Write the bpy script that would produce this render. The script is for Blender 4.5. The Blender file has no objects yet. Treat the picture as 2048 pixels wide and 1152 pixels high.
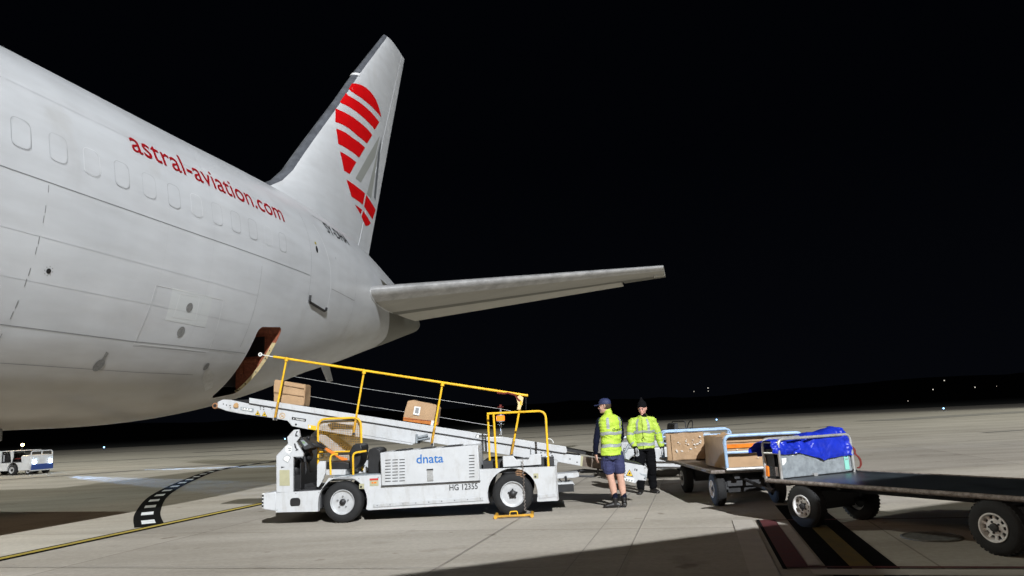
import bpy, bmesh, math, random
from math import sin, cos, pi, radians as RAD
from mathutils import Vector, Matrix, noise
from mathutils.geometry import tessellate_polygon
import numpy as np
random.seed(7)
sc = bpy.context.scene

# ------------------------------------------------------------------ camera
FPX = 1400.0; CX, CY = 1024.0, 576.0
cam_d = bpy.data.cameras.new('camera'); cam = bpy.data.objects.new('camera', cam_d)
sc.collection.objects.link(cam); sc.camera = cam
cam_d.sensor_width = 36; cam_d.lens = FPX/2048*36; cam_d.clip_end = 5000; cam_d.clip_start = .05
CAM_M = Matrix.Translation((0, 0, 1.5)) @ Matrix.Rotation(RAD(90+10.7), 4, 'X') @ Matrix.Rotation(RAD(-2.8), 4, 'Z')
cam.matrix_world = CAM_M

# ------------------------------------------------------------------ night sky, exposure
w = bpy.data.worlds.new('World'); sc.world = w; w.use_nodes = True
bg = w.node_tree.nodes['Background']
tc = w.node_tree.nodes.new('ShaderNodeTexCoord'); sp = w.node_tree.nodes.new('ShaderNodeSeparateXYZ')
cr = w.node_tree.nodes.new('ShaderNodeValToRGB')
w.node_tree.links.new(tc.outputs['Generated'], sp.inputs[0]); w.node_tree.links.new(sp.outputs['Z'], cr.inputs[0])
cr.color_ramp.elements[0].color = (.0014, .0017, .0027, 1); cr.color_ramp.elements[0].position = 0.0
cr.color_ramp.elements[1].color = (.0005, .0007, .0013, 1); cr.color_ramp.elements[1].position = .35
w.node_tree.links.new(cr.outputs[0], bg.inputs[0]); bg.inputs[1].default_value = 1.0
sc.view_settings.view_transform = 'Standard'; sc.view_settings.look = 'None'
sc.view_settings.exposure = .22; sc.view_settings.gamma = 1
sc.cycles.max_bounces = 8; sc.cycles.use_denoising = True

# ------------------------------------------------------------------ apron floodlights (lamps alone, out of view, no masts built)
def lamp(name, kind, loc, energy, col, **kw):
    d = bpy.data.lights.new(name, kind); d.energy = energy; d.color = col
    for k, v in kw.items(): setattr(d, k, v)
    o = bpy.data.objects.new(name, d); sc.collection.objects.link(o); o.location = loc
    return o
def aim(o, tgt):
    o.rotation_euler = (Vector(tgt)-o.location).to_track_quat('-Z', 'Y').to_euler()
MAIN = Vector((1.5+.25*75, 13-.968*75, 44.4))
lamp('apron_floodlight', 'POINT', MAIN, 435000, (.94, .97, 1.0), shadow_soft_size=.5)
lamp('stand_floodlight', 'POINT', (-10.33+.2434*17-.97*42, 2.59+.97*17+.2434*42, 36), 36000, (.95, 1.0, .90), shadow_soft_size=.35)
aim(lamp('apron_edge_fill', 'SPOT', (95, 35, 32), 170000, (.97, 1.0, .90), shadow_soft_size=1.0, spot_size=RAD(74), spot_blend=.8), (42, 62, 0))  # added out of view to brighten the far right of the apron
lamp('sodium_floodlight', 'POINT', (-34, -26, 22), 11000, (1.0, .66, .42), shadow_soft_size=5)

# ------------------------------------------------------------------ materials
def mat(name, col, rough=.5, metal=0, var=.0, vscale=3, bump=0, bscale=20, coat=0, grime=0, emit=None, estr=0, col2=None, spec=None, detail=6, stretch=None):
    m = bpy.data.materials.new(name); m.use_nodes = True; nt = m.node_tree; b = nt.nodes['Principled BSDF']
    c4 = tuple(col)+(1,)
    b.inputs['Base Color'].default_value = c4; b.inputs['Roughness'].default_value = rough; b.inputs['Metallic'].default_value = metal
    if spec is not None: b.inputs['Specular IOR Level'].default_value = spec
    if coat: b.inputs['Coat Weight'].default_value = coat; b.inputs['Coat Roughness'].default_value = .12
    if emit: b.inputs['Emission Color'].default_value = tuple(emit)+(1,); b.inputs['Emission Strength'].default_value = estr
    tcn = nt.nodes.new('ShaderNodeTexCoord'); src = tcn.outputs['Object']
    if stretch:
        mp = nt.nodes.new('ShaderNodeMapping'); mp.inputs['Scale'].default_value = stretch
        nt.links.new(src, mp.inputs[0]); src = mp.outputs[0]
    if var or col2:
        n = nt.nodes.new('ShaderNodeTexNoise'); n.inputs['Scale'].default_value = vscale; n.inputs['Detail'].default_value = detail
        n.inputs['Roughness'].default_value = .65
        nt.links.new(src, n.inputs['Vector'])
        r = nt.nodes.new('ShaderNodeValToRGB'); r.color_ramp.elements[0].position = .35; r.color_ramp.elements[1].position = .68
        a = col2 if col2 else tuple(max(0, x*(1-var)) for x in col)
        bb = col if col2 else tuple(min(1, x*(1+var)) for x in col)
        r.color_ramp.elements[0].color = tuple(a)+(1,); r.color_ramp.elements[1].color = tuple(bb)+(1,)
        nt.links.new(n.outputs[0], r.inputs[0]); nt.links.new(r.outputs[0], b.inputs['Base Color'])
        mr = nt.nodes.new('ShaderNodeMapRange'); mr.inputs['To Min'].default_value = max(.02, rough-.08); mr.inputs['To Max'].default_value = min(1, rough+.1)
        nt.links.new(n.outputs[0], mr.inputs[0]); nt.links.new(mr.outputs[0], b.inputs['Roughness'])
    if grime:
        mg = nt.nodes.new('ShaderNodeMapping'); mg.inputs['Scale'].default_value = (1, 1, .35); nt.links.new(tcn.outputs['Object'], mg.inputs[0])
        n4 = nt.nodes.new('ShaderNodeTexNoise'); n4.inputs['Scale'].default_value = 7; n4.inputs['Detail'].default_value = 8; n4.inputs['Roughness'].default_value = .75; nt.links.new(mg.outputs[0], n4.inputs['Vector'])
        r4 = nt.nodes.new('ShaderNodeValToRGB'); r4.color_ramp.elements[0].position = .34; r4.color_ramp.elements[1].position = .50
        r4.color_ramp.elements[0].color = (1-grime, 1-grime*1.15, 1-grime*1.35, 1); r4.color_ramp.elements[1].color = (1, 1, 1, 1); nt.links.new(n4.outputs[0], r4.inputs[0])
        mx = nt.nodes.new('ShaderNodeMix'); mx.data_type = 'RGBA'; mx.blend_type = 'MULTIPLY'; mx.inputs[0].default_value = 1
        if b.inputs['Base Color'].is_linked: nt.links.new(b.inputs['Base Color'].links[0].from_socket, mx.inputs[6])
        else: mx.inputs[6].default_value = c4
        nt.links.new(r4.outputs[0], mx.inputs[7]); nt.links.new(mx.outputs[2], b.inputs['Base Color'])
    if bump:
        n2 = nt.nodes.new('ShaderNodeTexNoise'); n2.inputs['Scale'].default_value = bscale; n2.inputs['Detail'].default_value = 4
        nt.links.new(src, n2.inputs['Vector'])
        bp = nt.nodes.new('ShaderNodeBump'); bp.inputs['Strength'].default_value = bump; bp.inputs['Distance'].default_value = .02
        nt.links.new(n2.outputs[0], bp.inputs['Height']); nt.links.new(bp.outputs[0], b.inputs['Normal'])
        if coat: nt.links.new(bp.outputs[0], b.inputs['Coat Normal'])
    return m
M = {}
M['white'] = mat('white_paint', (.52, .53, .54), .42, var=.05, grime=.14, vscale=2.2, bump=.04, bscale=9)
M['white2'] = mat('white_paint_worn', (.47, .48, .49), .45, var=.07, grime=.25, vscale=5)
M['yellow'] = mat('yellow_paint', (.86, .50, .02), .4, var=.10, grime=.25, vscale=7)
M['yellow_worn'] = mat('worn_yellow_paint', (.52, .27, .02), .55, var=.35, vscale=9)
M['black'] = mat('black_plastic', (.012, .012, .013), .5, var=.3, vscale=8)
M['dark'] = mat('dark_metal', (.03, .03, .032), .6, var=.3, vscale=6)
M['tyre'] = mat('tyre_rubber', (.010, .010, .0105), .78, var=.35, vscale=9, bump=.25, bscale=60)
M['rim'] = mat('silver_rim', (.56, .57, .58), .38, metal=.35, var=.10, vscale=8)
M['alu'] = mat('worn_aluminium', (.50, .50, .49), .38, metal=.5, grime=.35, var=.12, vscale=6)
M['greymet'] = mat('galvanised_steel', (.30, .33, .35), .42, metal=.25, var=.22, vscale=14, bump=.06, bscale=30)
M['rust'] = mat('rusty_tube', (.32, .285, .26), .6, col2=(.10, .075, .06), vscale=22, bump=.3, bscale=40)
M['deckA'] = mat('worn_black_deck', (.050, .060, .068), .36, col2=(.020, .024, .029), vscale=4)
M['deckB'] = mat('worn_brown_deck', (.10, .085, .07), .5, col2=(.04, .035, .03), vscale=5)
M['bluerail'] = mat('pale_blue_paint', (.34, .50, .72), .4, var=.12, grime=.3, vscale=10)
M['board'] = mat('cardboard', (.42, .27, .15), .75, var=.10, vscale=4, bump=.12, bscale=12)
M['wrapboard'] = mat('wrapped_cardboard', (.40, .26, .145), .6, var=.13, vscale=5, bump=.5, bscale=14, coat=1)
M['tape'] = mat('orange_tape', (.75, .20, .02), .25, var=.15, vscale=9, bump=.2, bscale=25)
M['papertag'] = mat('white_label', (.75, .75, .72), .5)
M['inktag'] = mat('label_print', (.25, .26, .27), .5)
M['greentag'] = mat('mint_tag', (.25, .60, .50), .5)
M['tarp'] = mat('blue_tarpaulin', (.010, .028, .42), .36, var=.2, vscale=5, bump=.12, bscale=22, coat=.15)
M['strapred'] = mat('red_strap', (.15, .02, .015), .6)
M['orange'] = mat('orange_cloth', (.85, .20, .02), .7)
M['skin'] = mat('skin', (.60, .36, .27), .5, var=.06, vscale=9)
M['hivis'] = mat('hi_vis_fabric', (.44, .62, .055), .65, var=.06, vscale=9, bump=.9, bscale=9)
M['hivis2'] = mat('hi_vis_fabric_jacket', (.42, .58, .07), .6, var=.06, vscale=9, bump=1.0, bscale=8)
M['reflect'] = mat('grey_reflective_tape', (.30, .33, .32), .5, metal=0, var=.08, vscale=15)
M['navy'] = mat('navy_cloth', (.006, .008, .020), .95, var=.2, bump=.4, bscale=14, spec=.12)
M['shorts'] = mat('navy_shorts', (.026, .030, .090), .8, var=.2, vscale=8, bump=.7, bscale=12)
M['cap'] = mat('navy_cap', (.018, .026, .085), .7)
M['trousers'] = mat('black_trousers', (.005, .005, .006), .95, var=.3, bump=.5, bscale=10, spec=.10)
M['boot'] = mat('black_leather', (.014, .012, .011), .45, var=.3, bump=.3, bscale=30)
M['glove'] = mat('grey_glove', (.42, .43, .44), .7, bump=.3, bscale=30)
M['hair'] = mat('brown_hair', (.05, .03, .018), .7, bump=.5, bscale=60)
M['ink'] = mat('black_lettering', (.02, .02, .022), .5)
M['logoblue'] = mat('blue_lettering', (.02, .14, .42), .45)
M['planeskin'] = None
M['amber'] = mat('amber_lamp', (.30, .05, .0), .3, emit=(1.0, .24, .02), estr=1.5)
M['amberbig'] = mat('amber_lamp_bright', (.9, .5, .1), .3, emit=(1.0, .72, .28), estr=22)
M['head'] = mat('headlamp_glass', (.8, .9, 1), .2, emit=(.62, .80, 1.0), estr=28)
M['bluelight'] = mat('blue_light_glass', (.3, .5, 1), .3, emit=(.25, .55, 1.0), estr=5)
M['farlight'] = mat('distant_lamp', (1, 1, 1), .3, emit=(1.0, .93, .80), estr=.8)
M['holdbrown'] = mat('brown_hold_lining', (.27, .085, .045), .6, var=.35, vscale=14, bump=.4, bscale=30)
M['holdcream'] = mat('cream_door_jamb', (.62, .50, .27), .55, col2=(.42, .33, .18), vscale=16)
M['bluepaint'] = mat('blue_paint', (.02, .05, .20), .4)
M['cream'] = mat('cream_plate', (.40, .38, .24), .6, var=.1)

# ------------------------------------------------------------------ geometry collector
class G:
    def __init__(s): s.v = []; s.f = []
    def add(s, vs, fs):
        n = len(s.v); s.v += [tuple(p) for p in vs]; s.f += [tuple(i+n for i in f) for f in fs]; return s
    def box(s, x0, x1, y0, y1, z0, z1):
        return s.add([(x, y, z) for x in (x0, x1) for y in (y0, y1) for z in (z0, z1)],
                     [(0, 1, 3, 2), (4, 6, 7, 5), (0, 4, 5, 1), (2, 3, 7, 6), (0, 2, 6, 4), (1, 5, 7, 3)])
    def prism(s, poly, y0, y1):                      # polygon in local x,z extruded along y
        n = len(poly)
        tri = tessellate_polygon([[Vector((p[0], p[1], 0)) for p in poly]])
        vs = [(p[0], y0, p[1]) for p in poly]+[(p[0], y1, p[1]) for p in poly]
        fs = [tuple(t) for t in tri]+[tuple(i+n for i in reversed(t)) for t in tri]
        fs += [(i, (i+1) % n, (i+1) % n+n, i+n) for i in range(n)]
        return s.add(vs, fs)
    def tube(s, pts, r, seg=8, closed=False, caps=True):
        pts = [Vector(p) for p in pts]; n = len(pts); rr = r if isinstance(r, (list, tuple)) else [r]*n
        rings = []; prev = None
        for i, p in enumerate(pts):
            if closed: d = (pts[(i+1) % n]-pts[i-1])
            else: d = pts[min(i+1, n-1)]-pts[max(i-1, 0)]
            d = d.normalized() if d.length > 1e-9 else Vector((0, 0, 1))
            if prev is None:
                a = d.orthogonal().normalized()
            else:
                a = prev-d*prev.dot(d); a = a.normalized() if a.length > 1e-6 else d.orthogonal().normalized()
            prev = a; b = d.cross(a)
            rings.append([p+(a*cos(2*pi*k/seg)+b*sin(2*pi*k/seg))*rr[i] for k in range(seg)])
        vs = [q for rg in rings for q in rg]; fs = []
        for i in range(n if closed else n-1):
            j = (i+1) % n
            for k in range(seg):
                fs.append((i*seg+k, i*seg+(k+1) % seg, j*seg+(k+1) % seg, j*seg+k))
        if caps and not closed:
            fs.append(tuple(reversed(range(seg)))); fs.append(tuple((n-1)*seg+k for k in range(seg)))
        return s.add(vs, fs)
    def rings(s, rgs, close_u=True, caps=True):
        m = len(rgs[0]); vs = [q for r in rgs for q in r]; fs = []
        for i in range(len(rgs)-1):
            for k in range(m if close_u else m-1):
                fs.append((i*m+k, i*m+(k+1) % m, (i+1)*m+(k+1) % m, (i+1)*m+k))
        if caps: fs.append(tuple(reversed(range(m)))); fs.append(tuple((len(rgs)-1)*m+k for k in range(m)))
        return s.add(vs, fs)
    def lathe(s, prof, c, axis='y', seg=40):         # prof: (along axis, radius)
        rgs = []
        for a, r in prof:
            rg = []
            for k in range(seg):
                t = 2*pi*k/seg; u, v = r*cos(t), r*sin(t)
                rg.append({'y': (c[0]+u, c[1]+a, c[2]+v), 'x': (c[0]+a, c[1]+u, c[2]+v), 'z': (c[0]+u, c[1]+v, c[2]+a)}[axis])
            rgs.append(rg)
        ok = lambda e: len(prof) == 2 or prof[e][1] <= .06
        s.rings(rgs, caps=False); m = len(s.v); k = len(rgs)*seg
        if ok(0): s.f.append(tuple(reversed(range(m-k, m-k+seg))))
        if ok(-1): s.f.append(tuple(range(m-seg, m)))
        return s
    def ball(s, c, r, seg=16, nr=10):
        r = r if isinstance(r, (tuple, list)) else (r, r, r); rgs = []
        for i in range(1, nr):
            t = pi*i/nr
            rgs.append([(c[0]+r[0]*sin(t)*cos(2*pi*k/seg), c[1]+r[1]*sin(t)*sin(2*pi*k/seg), c[2]-r[2]*cos(t)) for k in range(seg)])
        return s.rings(rgs)
    def flat(s, poly, y, maxe=None):                 # flat sheet facing -y
        tri = tessellate_polygon([[Vector((p[0], p[1], 0)) for p in poly]])
        return s.add([(p[0], y, p[1]) for p in poly], [tuple(t) for t in tri])

def obj(name, g, material, parent=None, smooth=False, bevel=0, label=None, seg=2, recalc=True, auto=40):
    me = bpy.data.meshes.new(name); me.from_pydata(g.v, [], g.f); me.update()
    if recalc:
        bm = bmesh.new(); bm.from_mesh(me); bmesh.ops.recalc_face_normals(bm, faces=bm.faces); bm.to_mesh(me); bm.free()
    o = bpy.data.objects.new(name, me); sc.collection.objects.link(o)
    me.materials.append(material)
    if bevel:
        b = o.modifiers.new('edge', 'BEVEL'); b.width = bevel; b.segments = seg; b.limit_method = 'ANGLE'; b.angle_limit = RAD(35)
    if smooth or bevel:
        for p in me.polygons: p.use_smooth = True
        try: me.set_sharp_from_angle(angle=RAD(auto))
        except Exception: pass
    if parent: o.parent = parent
    if label: o['label'] = label
    return o
def thing(name, label, cat, loc=(0, 0, 0), rz=0, group=None):
    o = bpy.data.objects.new(name, None); sc.collection.objects.link(o)
    o.empty_display_size = .2; o.location = loc; o.rotation_euler = (0, 0, rz); o['label'] = label; o['category'] = cat
    if group: o['group'] = group
    return o
def tag(o, label=None, cat=None, group=None, kind=None):
    for k, v in (('label', label), ('category', cat), ('group', group), ('kind', kind)):
        if v: o[k] = v
    return o

# a frame on the ground: turns a photo point into a point of a vertical plane of that frame, at its real distance
class Frame:
    def __init__(s, loc, rz):
        s.M = Matrix.Translation(loc) @ Matrix.Rotation(rz, 4, 'Z'); s.I = s.M.inverted(); s.loc = loc; s.rz = rz
    def ray(s, x, y):
        d = CAM_M.to_3x3() @ Vector(((x-CX)/FPX, -(y-CY)/FPX, -1))
        return s.I @ CAM_M.translation, s.I.to_3x3() @ d
    def py(s, x, y, Y):
        o, d = s.ray(x, y); t = (Y-o.y)/d.y; p = o+d*t; return (p.x, p.z)
    def P(s, x, y, Y):
        a = s.py(x, y, Y); return (a[0], Y, a[1])
    def pz(s, x, y, Z=0.0):
        o, d = s.ray(x, y); t = (Z-o.z)/d.z; p = o+d*t; return (p.x, p.y)
    def poly(s, pts, Y): return [s.py(a, b, Y) for a, b in pts]
GR = Frame((0, 0, 0), 0)

def arc(p0, p1, p2, n=5):
    p0, p1, p2 = Vector(p0), Vector(p1), Vector(p2)
    return [(p0*(1-t)**2+p1*2*t*(1-t)+p2*t*t) for t in [i/n for i in range(n+1)]]
def bend(pts, r=.06, n=5):                           # polyline with rounded corners
    pts = [Vector(p) for p in pts]; out = [pts[0]]
    for i in range(1, len(pts)-1):
        a, b, c = pts[i-1], pts[i], pts[i+1]
        ra = min(r, (a-b).length*.49); rc = min(r, (c-b).length*.49)
        out += arc(b+(a-b).normalized()*ra, b, b+(c-b).normalized()*rc, n)
    out.append(pts[-1]); return out

def text2d(body, size=1.0, spacing=1.0, shear=0, maxe=None, offset=0):
    cu = bpy.data.curves.new('t', 'FONT'); cu.body = body; cu.size = size; cu.space_character = spacing; cu.shear = shear; cu.resolution_u = 4
    cu.offset = offset
    o = bpy.data.objects.new('t', cu); sc.collection.objects.link(o)
    dg = bpy.context.evaluated_depsgraph_get(); me = bpy.data.meshes.new_from_object(o.evaluated_get(dg))
    bpy.data.objects.remove(o); bpy.data.curves.remove(cu)
    bm = bmesh.new(); bm.from_mesh(me); bpy.data.meshes.remove(me)
    bmesh.ops.triangulate(bm, faces=bm.faces)
    split(bm, maxe)
    bm.verts.ensure_lookup_table()
    vs = [tuple(v.co) for v in bm.verts]; fs = [tuple(v.index for v in f.verts) for f in bm.faces]; bm.free()
    return vs, fs
def split(bm, maxe):
    if not maxe: return
    for _ in range(7):
        es = [e for e in bm.edges if e.calc_length() > maxe]
        if not es: break
        bmesh.ops.subdivide_edges(bm, edges=es, cuts=1); bmesh.ops.triangulate(bm, faces=bm.faces)
def fit_text(body, x0, x1, z0, z1, y, **kw):          # text filling a box on the plane y, facing -y
    vs, fs = text2d(body, **kw)
    ax, bx = min(v[0] for v in vs), max(v[0] for v in vs); az, bz = min(v[1] for v in vs), max(v[1] for v in vs)
    g = G(); g.add([(x0+(v[0]-ax)/(bx-ax)*(x1-x0), y, z0+(v[1]-az)/(bz-az)*(z1-z0)) for v in vs], fs); return g
def poly_sub(poly, maxe):
    bm = bmesh.new(); vs = [bm.verts.new((p[0], p[1], 0)) for p in poly]
    tri = tessellate_polygon([[Vector((p[0], p[1], 0)) for p in poly]])
    for t in tri:
        try: bm.faces.new([vs[i] for i in t])
        except ValueError: pass
    split(bm, maxe); bm.verts.ensure_lookup_table(); bm.verts.index_update()
    r = ([tuple(v.co) for v in bm.verts], [tuple(v.index for v in f.verts) for f in bm.faces]); bm.free(); return r
# ================================================================== SETTING
TH = .24581                                           # the aircraft's axis, and with it the slab joints, lies 14 degrees off the view
AX = Vector((sin(TH), cos(TH), 0)); PX = Vector((cos(TH), -sin(TH), 0)); AO = -PX*10.65
def ac(s, l, z=0): return AO+AX*s+PX*l+Vector((0, 0, z))

def ground_mat():
    m = bpy.data.materials.new('concrete_apron'); m.use_nodes = True; nt = m.node_tree; N = nt.nodes; L = nt.links; b = N['Principled BSDF']
    tc = N.new('ShaderNodeTexCoord'); mp = N.new('ShaderNodeMapping'); mp.inputs['Rotation'].default_value = (0, 0, TH)
    L.new(tc.outputs['Object'], mp.inputs[0])
    def noi(sc_, det=5, rough=.6, vec=None):
        n = N.new('ShaderNodeTexNoise'); n.inputs['Scale'].default_value = sc_; n.inputs['Detail'].default_value = det; n.inputs['Roughness'].default_value = rough
        L.new(vec or mp.outputs[0], n.inputs['Vector']); return n.outputs[0]
    def ramp(v, a, ca, bb, cb):
        r = N.new('ShaderNodeValToRGB'); r.color_ramp.elements[0].position = a; r.color_ramp.elements[1].position = bb
        r.color_ramp.elements[0].color = ca+(1,); r.color_ramp.elements[1].color = cb+(1,); L.new(v, r.inputs[0]); return r.outputs[0]
    def mul(a, bb, f=1.0, t='MULTIPLY'):
        x = N.new('ShaderNodeMix'); x.data_type = 'RGBA'; x.blend_type = t; x.inputs[0].default_value = f
        L.new(a, x.inputs[6]); L.new(bb, x.inputs[7]); return x.outputs[2]
    base = ramp(noi(.22, 8), .3, (.445, .405, .345), .7, (.555, .51, .44))
    fine = ramp(noi(14, 6, .7), .3, (.80, .80, .80), .75, (1.04, 1.04, 1.04))
    mp2 = N.new('ShaderNodeMapping'); mp2.inputs['Rotation'].default_value = (0, 0, TH+.5); mp2.inputs['Scale'].default_value = (.25, 1.6, 1)
    L.new(tc.outputs['Object'], mp2.inputs[0])
    streak = ramp(noi(.55, 6, .6, mp2.outputs[0]), .38, (.80, .79, .77), .62, (1.02, 1.02, 1.02))
    blot = ramp(noi(1.1, 3, .5), .22, (.70, .68, .66), .36, (1, 1, 1))
    oil = ramp(noi(2.6, 2, .4), .24, (.66, .63, .60), .30, (1, 1, 1))
    drip = ramp(noi(9.0, 2, .4), .20, (.60, .58, .56), .25, (1, 1, 1))
    c = mul(mul(mul(mul(mul(base, fine), streak), blot), oil), drip)
    # slab tone and joints
    br = N.new('ShaderNodeTexBrick'); br.offset = 0; br.inputs['Scale'].default_value = 1; br.inputs['Mortar Size'].default_value = .013
    br.inputs['Brick Width'].default_value = 4.85; br.inputs['Row Height'].default_value = 5.6; br.inputs['Mortar Smooth'].default_value = .3
    br.inputs['Color1'].default_value = (.91, .905, .90, 1); br.inputs['Color2'].default_value = (1.04, 1.035, 1.03, 1); br.inputs['Mortar'].default_value = (.58, .56, .54, 1)
    mp3 = N.new('ShaderNodeMapping'); mp3.inputs['Rotation'].default_value = (0, 0, TH); mp3.inputs['Location'].default_value = (2.03+.8, 1.3, 0)
    L.new(tc.outputs['Object'], mp3.inputs[0]); L.new(mp3.outputs[0], br.inputs['Vector'])
    c = mul(c, br.outputs[0]); L.new(c, b.inputs['Base Color'])
    b.inputs['Roughness'].default_value = .82; b.inputs['Specular IOR Level'].default_value = .3
    bp = N.new('ShaderNodeBump'); bp.inputs['Strength'].default_value = .25; bp.inputs['Distance'].default_value = .01
    L.new(noi(60, 3), bp.inputs['Height']); L.new(bp.outputs[0], b.inputs['Normal'])
    return m
gm = ground_mat()
# apron sheet: one sheet, edge of the pavement follows the far boundary; the grass sheet runs on under it to the horizon
far = [(-900, 250), (-300, 150), (-150, 138), (-72, 139), (6, 146), (71, 153), (90, 140), (130, 128), (300, 118), (900, 60)]
g = G(); pl = [(-900, -300)]+far+[(900, -300)]
tri = tessellate_polygon([[Vector((p[0], p[1], 0)) for p in pl]]); g.add([(p[0], p[1], 0) for p in pl], [tuple(t) for t in tri])
o = obj('apron', g, gm); tag(o, 'pale concrete apron with slab joints', kind='structure')
g = G(); g.add([(-3500, -600, -.06), (3500, -600, -.06), (3500, 3500, -.06), (-3500, 3500, -.06)], [(0, 1, 2, 3)])
o = obj('grass_field', g, mat('dark_grass', (.012, .014, .008), .95, var=.4, vscale=.05)); tag(o, 'dark grass field beyond the apron', kind='structure')

LV = [.004]
def ribbon(pts, wd, z, g=None):
    LV[0] += .0003; z += LV[0]-.004
    g = g or G(); pts = [Vector((p[0], p[1])) for p in pts]; n = len(pts); vs = []
    for i, p in enumerate(pts):
        d = (pts[min(i+1, n-1)]-pts[max(i-1, 0)]).normalized(); nn = Vector((-d.y, d.x)); ww = wd[i] if isinstance(wd, list) else wd
        vs += [(p.x+nn.x*ww/2, p.y+nn.y*ww/2, z), (p.x-nn.x*ww/2, p.y-nn.y*ww/2, z)]
    return g.add(vs, [(2*i, 2*i+1, 2*i+3, 2*i+2) for i in range(n-1)])
def spline(pts, k=8):
    pts = [Vector(p) for p in pts]; out = []
    for i in range(len(pts)-1):
        p0 = pts[max(i-1, 0)]; p1 = pts[i]; p2 = pts[i+1]; p3 = pts[min(i+2, len(pts)-1)]
        for j in range(k):
            t = j/k; out.append(.5*((2*p1)+(p2-p0)*t+(2*p0-5*p1+4*p2-p3)*t*t+(3*p1-p0-3*p2+p3)*t**3))
    out.append(pts[-1]); return out
M['blackmark'] = mat('black_marking', (.006, .006, .0065), .95, col2=(.011, .0105, .010), vscale=9, spec=.03)
M['yellowmark'] = mat('yellow_marking', (.50, .37, .05), .7, col2=(.34, .26, .06), vscale=7)
M['whitemark'] = mat('white_marking', (.80, .81, .83), .7, var=.15, vscale=7)
M['redmark'] = mat('red_marking', (.10, .010, .013), .8, col2=(.065, .012, .013), vscale=6)  # red deepened because the box lies in shade
M['palemark'] = mat('pale_sealed_concrete', (.47, .43, .375), .8, var=.10, vscale=3)
def xy(s, l): p = ac(s, l); return (p.x, p.y)
def smark(name, g, m, label=None):
    o = obj(name, g, m, recalc=False); tag(o, label, kind='structure'); return o
# yellow guide line with black borders under the tail, and the one by the carts
smark('guide_line_border', ribbon([xy(-6, 1.42), xy(13.9, 1.42)], .34, .004), M['blackmark'], 'black border of the yellow guide line')
smark('guide_line', ribbon([xy(-6, 1.42), xy(13.9, 1.42)], .15, .008), M['yellowmark'], 'yellow guide line running under the tail')
smark('cart_line_border', ribbon([xy(-4, 12.0), xy(12.0, 12.0)], .62, .004), M['blackmark'], 'black border of the yellow line by the carts')
smark('cart_line', ribbon([xy(-4, 12.0), xy(9.95, 12.0)], .2, .008), mat('worn_shaded_yellow_marking', (.21, .145, .025), .8, col2=(.13, .10, .03), vscale=6), 'worn yellow line below the baggage carts, darkened for shade')  # darker yellow than the guide line, shade put into the colour
# black curve with white dashes
cl = spline([GR.pz(*p) for p in ((299, 1053), (296, 1024), (321, 990), (374, 962), (430, 941.5), (500, 929.5), (551, 923), (610, 917), (680, 911))], 12)
smark('curve_border', ribbon(cl, .47, .004), M['blackmark'], 'black curved band sweeping from the yellow line')
acc = 0; gd = G(); seglen = 0; dash = []
for i in range(1, len(cl)):
    st = (cl[i]-cl[i-1]).length; n = max(1, int(st/.05))
    for k in range(n):
        p = cl[i-1].lerp(cl[i], k/n); acc += st/n
        ph = (acc-.45) % 1.62
        if 0 <= ph < .66: dash.append(p)
        else:
            if len(dash) > 3: ribbon(dash, .22, .008, gd)
            dash = []
smark('curve_dashes', gd, M['whitemark'], 'white dashes inside the black curved band')
# red box near the carts
g = G(); s0, s1, l0, l1 = 7.42, 10.42, 11.43, 15.2
ribbon([xy(s0-.03, l0), xy(s1, l0)], .2, .008, g); ribbon([xy(s0, l0+.1), xy(s0, l1)], .07, .008, g); ribbon([xy(s1-.03, l0+.1), xy(s1-.03, l1)], .05, .008, g)
smark('red_box_line', g, M['redmark'], 'dark red painted box on the concrete')
g = G(); ribbon([xy(s0-.1, l0-.12), xy(s1+.02, l0-.12)], .04, .008, g); smark('red_box_edge', g, M['blackmark'])
g = G(); ribbon([xy(4.5, l0-.32), xy(s1+.05, l0-.32)], .26, .004, g); ribbon([xy(s0-.2, l0+.1), xy(s0-.2, l1)], .25, .004, g); ribbon([xy(s0+.1, l0+.17), xy(s1-.1, l0+.17)], .12, .004, g)
smark('sealed_strip', g, M['palemark'], 'pale sealed strips along the red box')
g = G()
ribbon(spline([(9, 60), (14, 54.5), (19.5, 51.6), (20.4, 50.4), (17, 48.5), (10, 46)], 8), .12, .004, g)
ribbon(spline([(9, 61), (14, 55.3), (20.6, 52.4), (21.8, 50.6), (18.4, 48.3), (12, 46)], 8), .12, .004, g)
smark('tyre_marks', g, M['blackmark'], 'thin dark tyre curves far out on the apron')
g = G()
ribbon(spline([(-30, 66), (-8, 62), (2, 60.5), (14, 66), (26, 76)], 8), .9, .004, g)
ribbon(spline([(-60, 90), (-20, 80), (0, 83), (16, 92)], 8), .8, .004, g)
smark('far_dark_line', g, mat('faded_black_marking', (.12, .115, .105), .8, var=.25, vscale=1), 'dark faded guide lines far across the apron')
g = G()
for a, b, wd in (((26, 34), (70, 52), 3.0), ((20, 31), (44, 38), 1.2), ((30, 60), (120, 95), 5), ((-60, 58), (-18, 52), 1.0), ((-30, 27), (-10, 40), .8)):
    ribbon([a, b], [wd*.3, wd] if isinstance(wd, float) else wd, .004, g)
smark('asphalt_strip', g, mat('tar_stained_concrete', (.27, .25, .22), .85, var=.2, vscale=.8), 'darker stained strips across the apron')
# sealed joints one can see close by
g = G()
for l, a, b in ((7.86, -2, 40), (9.26, -2, 22), (9.78, -2, 18)): ribbon([xy(a, l), xy(b, l)], .011, .010, g)
ribbon([xy(7.3, -3), xy(7.3, 9)], .02, .010, g); ribbon([xy(18.4, -10), xy(18.4, 25)], .02, .010, g)
smark('slab_joint', g, mat('joint_sealant', (.27, .25, .22), .8), 'dark sealed joints between slabs')
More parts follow.
